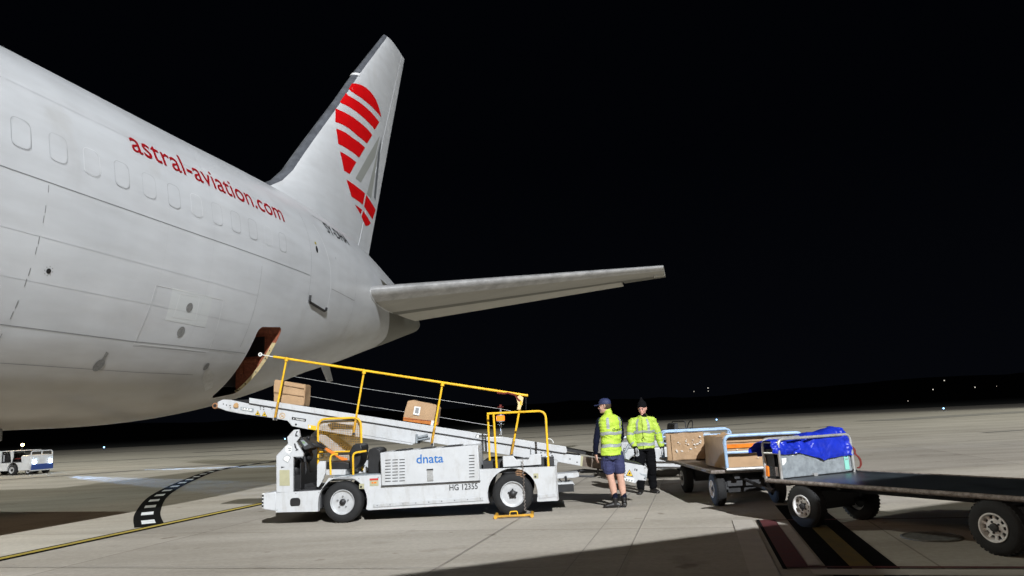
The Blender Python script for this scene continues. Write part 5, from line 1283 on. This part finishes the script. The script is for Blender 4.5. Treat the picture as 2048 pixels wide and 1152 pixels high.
# ================================================================== TUG WITH HEADLAMPS, FAR LEFT
UF = Frame((-25.2, 36.5, 0), RAD(-14)); tg = thing('baggage_tug', 'white tug with lit headlamps and amber beacon driving under the fuselage', 'tug', UF.loc, UF.rz)
W_ = 1.35
obj('body', side_arch(-1.9, 1.0, -.67, .67, .22, .62, (-.05,), .36), M['white'], tg, bevel=.03)
g = G(); g.prism([(-2.6, .3), (-2.6, .98), (-1.2, 1.10), (-1.05, 1.10), (-1.05, .6), (-1.4, .3)], -.67, .67); eh = obj('engine_housing', g, M['white'], tg, bevel=.03)
g = G()
for k in range(8): g.box(-2.2+.1*k, -2.15+.1*k, -.69, -.672, .48, .86)
obj('grille_slot', g, M['black'], eh)
g = fit_text('dnata', -2.55, -1.65, .90, 1.03, -.674); obj('company_lettering', g, M['logoblue'], eh, recalc=False)
g = G(); g.box(-1.1, .22, -.66, .66, 1.17, 1.21); obj('canopy', g, M['white'], tg, bevel=.02)
g = G(); g.prism([(-1.05, .6), (-1.05, 1.2), (-.85, 1.2), (-.85, .6)], -.66, -.60); g.prism([(-1.05, .6), (-1.05, 1.2), (-.85, 1.2), (-.85, .6)], .60, .66); g.prism([(-.28, 1.18), (-.1, 1.18), (-.08, .9), (-.16, .6), (-.22, .9)], -.66, -.62); obj('cab_pillar', g, M['white'], tg)
g = G(); g.box(-.9, .30, -.55, .55, .56, .68); g.box(-.85, -.6, -.45, .45, .6, 1.05); g.tube([(.35, -.2, .6), (.05, -.2, .92)], .03, 8); g.ball((-.35, .1, .85), (.16, .16, .22)); obj('dark_seats', g, M['black'], tg)
g = G(); g.box(-.25, .15, -.40, -.1, .78, .82); obj('red_cushion', g, M['strapred'], tg)
g = G(); g.prism([(.45, .55), (.38, .88), (.46, .96), (1.02, .92), (1.06, .60), (1.06, .38), (.45, .38)], -.64, .64); hd_ = obj('front_hood', g, M['white'], tg, bevel=.04)
g = G(); g.box(1.04, 1.09, -.62, .62, .22, .50); bpn = obj('blue_bumper', g, M['bluepaint'], hd_, bevel=.02)
g = G(); g.box(.98, 1.11, -.62, .62, .17, .22); obj('bumper_bar', g, M['white2'], hd_)
g = G(); g.tube(bend([(1.0, -.60, .60), (.98, -.60, 1.14), (.98, .60, 1.14), (1.0, .60, .60)], .12, 6), .028, 8); g.tube([(.98, 0, 1.14), (1.0, 0, .78)], .024, 8); obj('front_rail', g, M['white2'], tg, smooth=True)
for y in (-.46, .46):
    g = G(); g.lathe([(0, .085), (.03, .07), (.034, .01)], (1.075, y, .60), 'x', 16); obj('headlight', g, M['head'], tg, smooth=True)
wheel(-.05, .26, -.70, .26, tg, .06, True); wheel(-.05, .26, .70, .26, tg, .06, True, -1); wheel(-2.0, .26, -.70, .26, tg, .06, True); wheel(-2.0, .26, .70, .26, tg, .06, True, -1)
wheel(.80, .20, -.55, .20, tg, .05, True); wheel(.80, .20, .55, .20, tg, .05, True, -1)
g = G(); g.tube([(-.3, 0, 1.2), (-.3, 0, 1.42)], .015, 6); bp2 = obj('beacon_pole', g, M['dark'], tg); g = G(); g.ball((-.3, 0, 1.48), (.075, .075, .07)); obj('beacon', g, M['amberbig'], tg, smooth=True)
wpos = UF.M @ Vector((-.3, 0, 1.75)); lamp('tug_beacon_light', 'POINT', wpos, 60, (1, .6, .25), shadow_soft_size=.1)
for y, e, tgt in ((-.46, 15000, (-12.0, 24.4, .05)), (.46, 42000, (-7.5, 31.2, .05))):
    p_ = UF.M @ Vector((1.16, y, .60)); s_ = lamp('headlamp_beam', 'SPOT', p_, e, (.36, .58, 1.0), shadow_soft_size=.05, spot_size=RAD(8), spot_blend=.6)
    aim(s_, tgt)

# ================================================================== TRUCK added just past the left edge of the view, sized to throw the shadow under the fuselage
gp = ac(9.6, -6.65); gu = thing('shadow_truck', 'beige box truck added past the far left edge for its shadow', 'truck', (gp.x, gp.y, 0), ARZ)
g = G(); g.box(-3.0, 3.65, -1.2, 1.25, .95, 3.95); bx = obj('cargo_box', g, mat('beige_enamel', (.42, .34, .25), .5, var=.1, grime=.3), gu, bevel=.04)
g = G(); g.box(3.66, 3.69, -1.1, 1.15, 1.05, 3.8); obj('rear_door', g, M['white2'], bx, bevel=.01)
g = G(); g.box(-4.9, 3.7, -1.0, 1.05, .60, .94); obj('base_frame', g, M['dark'], gu, bevel=.01)
g = G(); g.prism([(-5.0, .6), (-5.0, 1.6), (-4.6, 2.6), (-3.1, 2.65), (-3.1, .6)], -1.15, 1.2); cb = obj('cab', g, M['white'], gu, bevel=.06)
g = G(); g.prism([(-4.6, 1.65), (-4.42, 2.45), (-3.6, 2.45), (-3.6, 1.65)], -1.17, -1.152); obj('side_window', g, M['black'], cb)
for x in (-4.1, 2.3):
    for y, o_ in ((-1.22, 1), (1.27, -1)): wheel(x, .45, y, .45, gu, .07, True, o_)
# ================================================================== PEOPLE
def limb(g, pts, radii, seg=14, ratio=1.0, flat_dir=None):
    pts = [Vector(p) for p in pts]; n = len(pts); sp_ = []; rr = []
    k = 4
    q = spline(pts, k)
    for i in range(len(q)):
        t = i/k; a = int(min(t, n-2)); f = min(1, t-a); f = f*f*(3-2*f); rr.append(radii[a]*(1-f)+radii[a+1]*f)
    d0 = (q[0]-q[1]).normalized(); d1 = (q[-1]-q[-2]).normalized()
    Q_ = [q[0]+d0*rr[0]*.8, q[0]+d0*rr[0]*.55]+q+[q[-1]+d1*rr[-1]*.55, q[-1]+d1*rr[-1]*.8]; R_ = [rr[0]*.35, rr[0]*.8]+rr+[rr[-1]*.8, rr[-1]*.35]
    g.tube(Q_, R_, seg); return g
def torso(g, rgs, f, seg=28, inflate=0.0, sq=1.0):
    """rgs: (x, y, z, half width, half depth); f: facing direction"""
    f = Vector((f[0], f[1], 0)).normalized(); s = Vector((f.y, -f.x, 0)); out = []
    for x, y, z, w_, d_ in rgs:
        out.append([Vector((x, y, z))+s*((w_+inflate)*(abs(cos(t))**sq)*(1 if cos(t) > 0 else -1))+f*((d_+inflate)*(abs(sin(t))**sq)*(1 if sin(t) > 0 else -1)) for t in [2*pi*i/seg for i in range(seg)]])
    g.rings(out); return g
def fuse(name, g, m, parent, vox=.008, sm=6, label=None, wr=0, wsc=9, seed=0):
    o = obj(name, g, m, None, recalc=True)
    r = o.modifiers.new('r', 'REMESH'); r.mode = 'VOXEL'; r.voxel_size = vox
    s = o.modifiers.new('s', 'SMOOTH'); s.factor = .5; s.iterations = sm
    dg = bpy.context.evaluated_depsgraph_get(); me = bpy.data.meshes.new_from_object(o.evaluated_get(dg)); old = o.data
    o.modifiers.clear(); o.data = me; bpy.data.meshes.remove(old); me.name = name
    me.materials.clear(); me.materials.append(m)
    if wr:
        for v in me.vertices:
            c = v.co; a = noise.noise(Vector((c.x*wsc, c.y*wsc, c.z*wsc*1.7+seed))); b = abs(noise.noise(Vector((c.x*wsc*.8+a, c.y*wsc*.8, c.z*wsc*2.1+seed+7))))
            v.co = c+v.normal*(wr*(a*.5-b*1.2+.3))
    for p in me.polygons: p.use_smooth = True
    o.parent = parent; return o
def hand(g, wrist, d, side_, curl=.5, sz=1.0, fr=.0082):
    """d: direction the fingers hang, side_: direction of the thumb"""
    w = Vector(wrist); d = Vector(d).normalized(); s = Vector(side_).normalized(); s = (s-d*s.dot(d)).normalized(); n = d.cross(s)
    rg = []
    for t, hw, ht in ((-.01, .026, .019), (.02, .032, .017), (.055, .040, .016), (.085, .040, .014), (.095, .036, .011)):
        c = w+d*t*sz; rg.append([c+s*hw*sz*cos(a)+n*ht*sz*sin(a) for a in [2*pi*i/14 for i in range(14)]])
    g.rings(rg)
    for k, (off, L_) in enumerate(((.030, .068), (.010, .076), (-.010, .070), (-.029, .055))):
        b = w+d*.085*sz+s*off*sz; c1_ = curl*(.55+.1*k); p1 = b+(d*cos(c1_*.5)+n*sin(c1_*.5))*L_*.45*sz; p2 = p1+(d*cos(c1_*1.4)+n*sin(c1_*1.4))*L_*.32*sz; p3 = p2+(d*cos(c1_*2.1)+n*sin(c1_*2.1))*L_*.23*sz
        limb(g, [b-d*.015, p1, p2, p3], [fr*sz, fr*.95*sz, fr*.88*sz, fr*.75*sz], 8)
    b = w+d*.025*sz+s*.028*sz; p1 = b+(d*.75+s*.62+n*.15).normalized()*.034*sz; p2 = p1+(d*.93+s*.25+n*.25).normalized()*.030*sz
    limb(g, [b, p1, p2], [.012*sz, .0105*sz, .0085*sz], 8); return g
def head(g, c, f, tilt=0, R_=.108):
    """c: centre of the skull, f: direction the face looks"""
    f = Vector(f).normalized(); s = Vector((f.y, -f.x, 0)).normalized(); u = s.cross(f); c = Vector(c)
    P_ = lambda a, b, h: c+s*a+f*b+u*h
    rg = []
    for h, w_, fr, bk in ((-.118, .026, .070, .0), (-.108, .042, .082, .02), (-.085, .055, .088, .055), (-.055, .062, .088, .074), (-.025, .068, .086, .088), (.01, .074, .090, .096), (.045, .076, .090, .098), (.075, .071, .080, .090), (.098, .055, .060, .070), (.112, .030, .030, .04)):
        rg.append([P_(w_*cos(t), (fr if sin(t) > 0 else bk)*sin(t), h) for t in [2*pi*i/24 for i in range(24)]])
    g.rings(rg)
    limb(g, [P_(0, .088, .008), P_(0, .104, -.016), P_(0, .112, -.032)], [.009, .011, .014], 8)      # nose
    limb(g, [P_(-.013, .094, -.036), P_(.013, .094, -.036)], [.010, .010], 8)
    limb(g, [P_(-.045, .080, .018), P_(-.018, .093, .022), P_(.018, .093, .022), P_(.045, .080, .018)], [.008, .010, .010, .008], 8)   # brow
    limb(g, [P_(-.022, .083, -.066), P_(0, .092, -.064), P_(.022, .083, -.066)], [.006, .009, .006], 8); limb(g, [P_(-.018, .082, -.075), P_(0, .090, -.076), P_(.018, .082, -.075)], [.006, .009, .006], 8)
    limb(g, [P_(-.012, .078, -.104), P_(.012, .078, -.104)], [.014, .014], 8)
    for k in (-1, 1):
        limb(g, [P_(k*.073, -.008, .022), P_(k*.084, -.020, .010), P_(k*.080, -.016, -.018), P_(k*.071, -.006, -.032)], [.008, .010, .009, .007], 8)
        limb(g, [P_(k*.040, .066, -.02), P_(k*.045, .060, -.045)], [.016, .014], 8)
    return P_
def face_bits(P_, parent, lips=True):
    g = G(); 
    for k in (-1, 1): g.ball(tuple(P_(k*.031, .082, .0)), .0125, 12, 8)
    e = obj('eyes', g, mat('eye_white', (.22, .19, .17), .3), parent, smooth=True)
    g = G()
    for k in (-1, 1): g.ball(tuple(P_(k*.031, .0915, -.001)), .0055, 8, 6)
    obj('iris', g, M['ink'], e, smooth=True)
    g = G()
    for k in (-1, 1): limb(g, [P_(k*.018, .100, .024), P_(k*.033, .097, .030), P_(k*.048, .084, .024)], [.003, .0045, .003], 6)
    obj('eyebrows', g, M['hair'], parent, smooth=True)
    if lips: g = G(); limb(g, [P_(-.022, .088, -.070), P_(0, .098, -.069), P_(.022, .088, -.070)], [.003, .0055, .003], 6); obj('lips', g, mat('lips', (.42, .16, .13), .5), parent, smooth=True)
def boot(g, ank, d, L_=.285, hgt=.15):
    a = Vector((ank[0], ank[1], 0)); d = Vector((d[0], d[1], 0)).normalized(); s = Vector((d.y, -d.x, 0)); rg = []
    for t, w_, z in ((-.085, .024, .05), (-.080, .038, .075), (-.03, .043, .095), (.03, .044, .095), (.09, .048, .080), (.14, .050, .068), (.18, .044, .058), (.203, .022, .045)):
        c = a+d*t; rg.append([c+s*w_*cos(q)+Vector((0, 0, max(.004, z*.5+z*.55*sin(q)))) for q in [2*pi*i/16 for i in range(16)]])
    g.rings(rg); limb(g, [a+Vector((0, 0, .06)), a+Vector((0, 0, .11)), Vector((ank[0], ank[1], hgt))], [.045, .046, .050]); return g
def cling(o, target, off):
    sw = o.modifiers.new('cling', 'SHRINKWRAP'); sw.target = target; sw.wrap_method = 'NEAREST_SURFACEPOINT'; sw.wrap_mode = 'ABOVE_SURFACE'; sw.offset = off
def band(rg, f, z0, z1, name, m, parent, infl=.0, a0=0, a1=2*pi, seg=90, wr=0):
    """reflective band: the same rings as the garment, cut between two heights, a touch proud of it"""
    f = Vector((f[0], f[1], 0)).normalized(); s = Vector((f.y, -f.x, 0)); zs = [r[2] for r in rg]; out = []
    def ev(z):
        for a, b in zip(rg, rg[1:]):
            lo_, hi_ = (a, b) if a[2] < b[2] else (b, a)
            if lo_[2] <= z <= hi_[2]: t = (z-lo_[2])/(hi_[2]-lo_[2]); return [lo_[i]+(hi_[i]-lo_[i])*t for i in range(5)]
        return rg[0]
    NB = max(4, int((z1-z0)/.012))
    for k in range(NB+1):
        z = z0+(z1-z0)*k/NB; x, y, zz, w_, d_ = ev(z)
        out.append([Vector((x, y, z+.006*sin(t*5)))+s*((w_+infl)*cos(t))+f*((d_+infl)*sin(t)) for t in [a0+(a1-a0)*i/seg for i in range(seg+1)]])
    g = G(); g.rings(out, close_u=False, caps=False); o = obj(name, g, m, parent, smooth=True, auto=180, recalc=False); cling(o, parent, .0045); return o

# ------------------------------------------------ man in the vest and shorts, seen from behind
p1 = thing('person', 'person in navy cap, yellow vest and shorts, seen from behind beside the conveyor end', 'person', (1.55, 12.05, 0), 0)
F1_ = (-.42, .90)
g = G()
hip = Vector((-.02, .0, .86))
limb(g, [(-.10, 0, .90), (-.085, .0, .62), (-.060, .0, .46), (-.035, .03, .33), (-.015, .03, .16), (-.012, .02, .07)], [.098, .080, .058, .062, .040, .040])
limb(g, [(.07, .02, .90), (.095, .02, .62), (.105, .02, .46), (.12, .05, .33), (.135, .05, .16), (.138, .05, .07)], [.098, .080, .058, .062, .040, .040])
tr1 = [(-.02, 0, .82, .165, .110), (-.02, 0, .92, .162, .112), (-.015, 0, 1.05, .145, .100), (-.01, 0, 1.20, .165, .112), (-.01, .0, 1.33, .182, .118), (-.01, .0, 1.42, .176, .100), (-.012, 0, 1.48, .11, .075), (-.02, 0, 1.52, .062, .06)]
torso(g, tr1, F1_)
limb(g, [(-.02, 0, 1.46), (-.035, .005, 1.53), (-.05, .005, 1.60)], [.062, .056, .056])
aL = [(-.17, .02, 1.42), (-.215, .0, 1.28), (-.255, -.01, 1.12), (-.275, .02, .98), (-.278, .05, .88)]
aR = [(.145, .05, 1.42), (.175, .12, 1.28), (.185, .20, 1.13), (.15, .30, 1.05), (.10, .36, 1.02)]
limb(g, aL, [.055, .048, .042, .036, .028]); limb(g, aR, [.055, .048, .042, .036, .028])
hand(g, (-.276, .055, .87), (.10, .12, -1), (-.25, .9, 0), .5)
hand(g, (.09, .37, 1.02), (-.8, .5, -.1), (0, .1, 1), .7)
HF1 = Vector((-.93, .36, -.04)); H1 = (-.075, .0, 1.665)
Ph = head(g, H1, HF1)
b1 = fuse('body', g, M['skin'], p1, .0075, 3)
face_bits(Ph, b1)
g = G(); torso(g, [(-.02, 0, .80, .17, .12), (-.02, 0, .93, .165, .118), (-.012, 0, 1.1, .150, .104), (-.01, 0, 1.3, .186, .124), (-.01, 0, 1.43, .180, .104), (-.012, 0, 1.485, .105, .07), (-.015, 0, 1.505, .07, .06)], F1_)
limb(g, aL[:-1]+[(-.278, .048, .895)], [.066, .057, .053, .047, .041]); limb(g, aR, [.066, .057, .053, .047, .041])
limb(g, [(-.16, .01, 1.42), (-.02, 0, 1.475), (.14, .045, 1.42)], [.052, .060, .052]); fuse('navy_sweatshirt', g, M['navy'], p1, .009, 3, wr=.010, wsc=8)
v1 = [(-.025, -.005, .850, .190, .145), (-.022, -.004, .93, .186, .142), (-.015, 0, 1.02, .176, .138), (-.01, 0, 1.12, .180, .138), (-.01, 0, 1.22, .194, .144), (-.01, 0, 1.32, .200, .148), (-.010, 0, 1.40, .204, .148), (-.012, 0, 1.45, .192, .134), (-.014, 0, 1.485, .155, .118), (-.018, 0, 1.515, .104, .098)]
g = G(); torso(g, v1, F1_, 40); limb(g, [(-.02, -.0, 1.47), (-.028, -.0, 1.53), (-.036, 0, 1.575)], [.084, .078, .074])
vest = fuse('vest', g, M['hivis'], p1, .009, 3, wr=.020, wsc=7, seed=3)
back = lambda c, hw: (1.5*pi+c-hw, 1.5*pi+c+hw)
band(v1, F1_, .985, 1.035, 'reflective_band', M['reflect'], vest, .012); band(v1, F1_, 1.185, 1.235, 'reflective_band', M['reflect'], vest, .012)
for c in (-.62, .62):
    a, b = back(c, .13); band(v1, F1_, 1.28, 1.475, 'shoulder_band', M['reflect'], vest, .014, a, b, 6)
# lettering across the back
vs, fs = text2d('dnata', offset=.006, maxe=.05); ax = max(v[0] for v in vs); s_ = Vector((F1_[1], -F1_[0], 0)).normalized(); f_ = Vector((F1_[0], F1_[1], 0)).normalized()
g = G()
for v in vs:
    t = 1.5*pi+(-.28+.86*(v[0]/ax)); z = 1.245+v[1]*.085
    g.v.append(tuple(Vector((-.01, 0, z))+s_*((.190+.040)*cos(t))+f_*((.135+.036)*sin(t))))
g.f = [tuple(f) for f in fs]; cling(obj('vest_lettering', g, mat('dark_green_lettering', (.05, .09, .02), .6), vest, recalc=False), vest, .006)
g = G(); limb(g, [(-.095, 0, .89), (-.092, .0, .76), (-.088, .0, .60)], [.105, .106, .098]); limb(g, [(.065, .02, .89), (.088, .02, .76), (.098, .02, .60)], [.105, .106, .098]); torso(g, [(-.02, 0, .78, .170, .125), (-.02, 0, .90, .170, .122), (-.02, 0, .95, .165, .118)], F1_)
sh = fuse('shorts', g, M['shorts'], p1, .009, 2, wr=.016, wsc=9, seed=5)
g = G(); g.box(-.045, .045, -.012, .012, -.07, .07); o = obj('cargo_pocket', g, M['shorts'], sh, bevel=.01); o.location = (-.185, -.035, .70); o.rotation_euler = (0, 0, RAD(-62))
for (x, y), d, in (((-.012, .02), (-1, .10)), ((.138, .05), (.15, 1))):
    g = G(); limb(g, [(x, y, .13), (x, y, .215)], [.047, .045]); obj('sock', g, M['navy'], p1, smooth=True)
    g = G(); boot(g, (x, y), d); fuse('boot', g, M['boot'], p1, .008, 2)
g = G(); c = Vector(H1); ff = HF1.normalized(); ss_ = Vector((ff.y, -ff.x, 0)).normalized(); uu = ss_.cross(ff); Pc = lambda a, b, h: c+ss_*a+ff*b+uu*h
rg = []
for h, w_, fr, bk in ((.030, .087, .104, .108), (.055, .087, .102, .108), (.085, .080, .094, .100), (.110, .064, .076, .082), (.126, .040, .048, .052), (.132, .012, .014, .016)):
    rg.append([Pc(w_*cos(t), (fr if sin(t) > 0 else bk)*sin(t), h) for t in [2*pi*i/28 for i in range(28)]])
g.rings(rg); cp = obj('cap', g, M['cap'], p1, smooth=True, auto=70)
g = G(); rg = []
for k in range(9):
    a = -1.05+2.1*k/8; rg.append([Pc(.085*sin(a), .085*cos(a)+.012, .036), Pc(.070*sin(a)*1.05, .10+.085*max(0, cos(a))**.7, .030-.016*sin(a)**2), Pc(.070*sin(a)*1.05, .10+.085*max(0, cos(a))**.7, .024-.016*sin(a)**2), Pc(.085*sin(a), .085*cos(a)+.012, .029)])
g.rings(rg); obj('cap_brim', g, M['cap'], cp, smooth=True, auto=50)
g = G(); rg = []
for h, w_, bk in ((.035, .082, .103), (.0, .080, .104), (-.03, .074, .100), (-.055, .060, .088), (-.07, .045, .07)):
    rg.append([Pc(w_*cos(t), bk*sin(t) if sin(t) < 0 else .012*sin(t), h) for t in [pi*.98+pi*1.04*i/20 for i in range(21)]])
g.rings(rg, close_u=False, caps=False); hr = obj('hair', g, M['hair'], p1, smooth=True, auto=180); sd = hr.modifiers.new('t', 'SOLIDIFY'); sd.thickness = .012

# ------------------------------------------------ man in the jacket, facing the camera
p2 = thing('person', 'person in black beanie, yellow reflective jacket and pale gloves, facing forward', 'person', (2.42, 13.95, 0), 0)
F2_ = (-.22, -.97)
g = G()
limb(g, [(-.10, 0, .88), (-.115, -.02, .62), (-.125, -.03, .47), (-.13, .0, .30), (-.135, .0, .09)], [.10, .082, .064, .058, .044])
limb(g, [(.08, 0, .88), (.10, .0, .62), (.105, -.01, .47), (.11, .06, .30), (.115, .08, .09)], [.10, .082, .064, .058, .044])
tr2 = [(-.01, 0, .82, .165, .115), (-.01, 0, .95, .162, .115), (0, 0, 1.08, .160, .112), (0, 0, 1.25, .182, .122), (0, 0, 1.37, .178, .108), (.005, 0, 1.44, .10, .075), (.01, 0, 1.48, .062, .06)]
torso(g, tr2, F2_); limb(g, [(.01, 0, 1.42), (.012, -.01, 1.48), (.012, -.015, 1.55)], [.066, .060, .058])
bR = [(-.19, .0, 1.375), (-.245, -.01, 1.22), (-.268, -.03, 1.07), (-.245, -.12, .96), (-.215, -.19, .88)]
bL = [(.19, .0, 1.375), (.245, .0, 1.22), (.285, -.01, 1.08), (.305, -.05, .96), (.315, -.08, .87)]
limb(g, bR, [.056, .050, .044, .038, .032]); limb(g, bL, [.056, .050, .044, .038, .032])
HF2 = Vector((-.42, -.88, -.20)); H2 = (.010, -.02, 1.605); Ph2 = head(g, H2, HF2)
b2 = fuse('body', g, mat('flushed_skin', (.62, .33, .26), .5, var=.08, vscale=9), p2, .0075, 3); face_bits(Ph2, b2)
j2 = [(-.012, -.005, .845, .205, .150), (-.010, -.004, .93, .204, .152), (-.004, 0, 1.03, .202, .150), (0, 0, 1.14, .206, .150), (0, 0, 1.25, .210, .150), (0, 0, 1.33, .202, .138), (.002, 0, 1.39, .165, .112), (.006, 0, 1.435, .115, .092)]
g = G(); torso(g, j2, F2_, 40); limb(g, bR[:-1]+[(-.218, -.18, .90)], [.080, .074, .068, .062, .056]); limb(g, bL[:-1]+[(.313, -.075, .895)], [.080, .074, .068, .062, .056])
for dx in (-.085, .095): limb(g, [(dx, .01, 1.40), (dx*1.9, 0, 1.375)], [.055, .07])
limb(g, [(.006, .0, 1.41), (.008, .0, 1.45)], [.098, .088])
jk = fuse('jacket', g, M['hivis2'], p2, .0095, 3, wr=.026, wsc=6.5, seed=11)
band(j2, F2_, .90, .955, 'reflective_band', M['reflect'], jk, .013); band(j2, F2_, 1.135, 1.185, 'reflective_band', M['reflect'], jk, .013)
for c in (-.55, .55):
    band(j2, F2_, 1.185, 1.415, 'shoulder_band', M['reflect'], jk, .015, pi/2+c-.12, pi/2+c+.12, 6)
band(j2, F2_, .85, 1.42, 'zip_line', M['trousers'], jk, .016, pi/2-.05, pi/2-.015, 3)
def cuff(pts, t0, t1, r, parent, name='sleeve_band', m='reflect'):
    q = spline([Vector(p) for p in pts], 12); n = len(q)-1; a, b = int(t0*n), int(t1*n); g = G(); g.tube(q[a:b+1], r, 20); return obj(name, g, M[m], parent, smooth=True, auto=60)
for pts in (bR, bL): cuff(pts, .36, .44, .0735, jk); cuff(pts, .80, .88, .064, jk)
g = G(); limb(g, [(-.10, 0, .88), (-.115, -.02, .66), (-.125, -.03, .47), (-.13, .0, .28), (-.135, .0, .12)], [.112, .100, .086, .080, .074]); limb(g, [(.08, 0, .88), (.10, .0, .66), (.105, -.01, .47), (.11, .06, .28), (.115, .08, .12)], [.112, .100, .086, .080, .074]); torso(g, [(-.01, 0, .80, .178, .13), (-.01, 0, .92, .176, .13)], F2_)
fuse('trousers', g, M['trousers'], p2, .010, 2, wr=.016, wsc=8, seed=9)
for (x, y), d in (((-.135, .0), (-.35, -1)), ((.115, .08), (.35, -1))):
    g = G(); boot(g, (x, y), d); fuse('boot', g, M['boot'], p2, .009, 2)
g = G(); hand(g, (-.212, -.20, .865), (.30, -.25, -1), (.5, -.8, 0), .9, 1.12, .0105); fuse('glove', g, M['glove'], p2, .006, 1)
g = G(); hand(g, (.316, -.085, .86), (.05, -.1, -1), (-.3, -.9, 0), .7, 1.12, .0105); fuse('glove', g, M['glove'], p2, .006, 1)
for pts in (bR, bL): g = G(); a = Vector(pts[-1]); d = (a-Vector(pts[-2])).normalized(); g.tube([a-d*.03, a+d*.035], .043, 14); obj('black_cuff', g, M['trousers'], p2, smooth=True)
g = G(); limb(g, [(.008, -.005, 1.425), (.010, -.01, 1.475)], [.088, .080], 20); limb(g, [(.06, .01, 1.45), (.085, .02, 1.48)], [.035, .028]); fuse('neck_warmer', g, M['trousers'], p2, .009, 2, wr=.01)
g = G(); c = Vector(H2); ff = HF2.normalized(); ss_ = Vector((ff.y, -ff.x, 0)).normalized(); uu = ss_.cross(ff); uu = Vector((0, 0, 1))*.75+uu*.35; Pc2 = lambda a, b, h: c+ss_*a+ff*b+uu*h
rg = []
for h, w_, fr, bk in ((.028, .086, .094, .110), (.050, .088, .098, .112), (.085, .084, .092, .108), (.115, .068, .072, .09), (.140, .042, .045, .06), (.165, .026, .026, .032), (.195, .016, .016, .018), (.200, .006, .006, .006)):
    rg.append([Pc2(w_*cos(t), (fr if sin(t) > 0 else bk)*sin(t), h) for t in [2*pi*i/26 for i in range(26)]])
g.rings(rg); obj('beanie', g, M['trousers'], p2, smooth=True, auto=80)
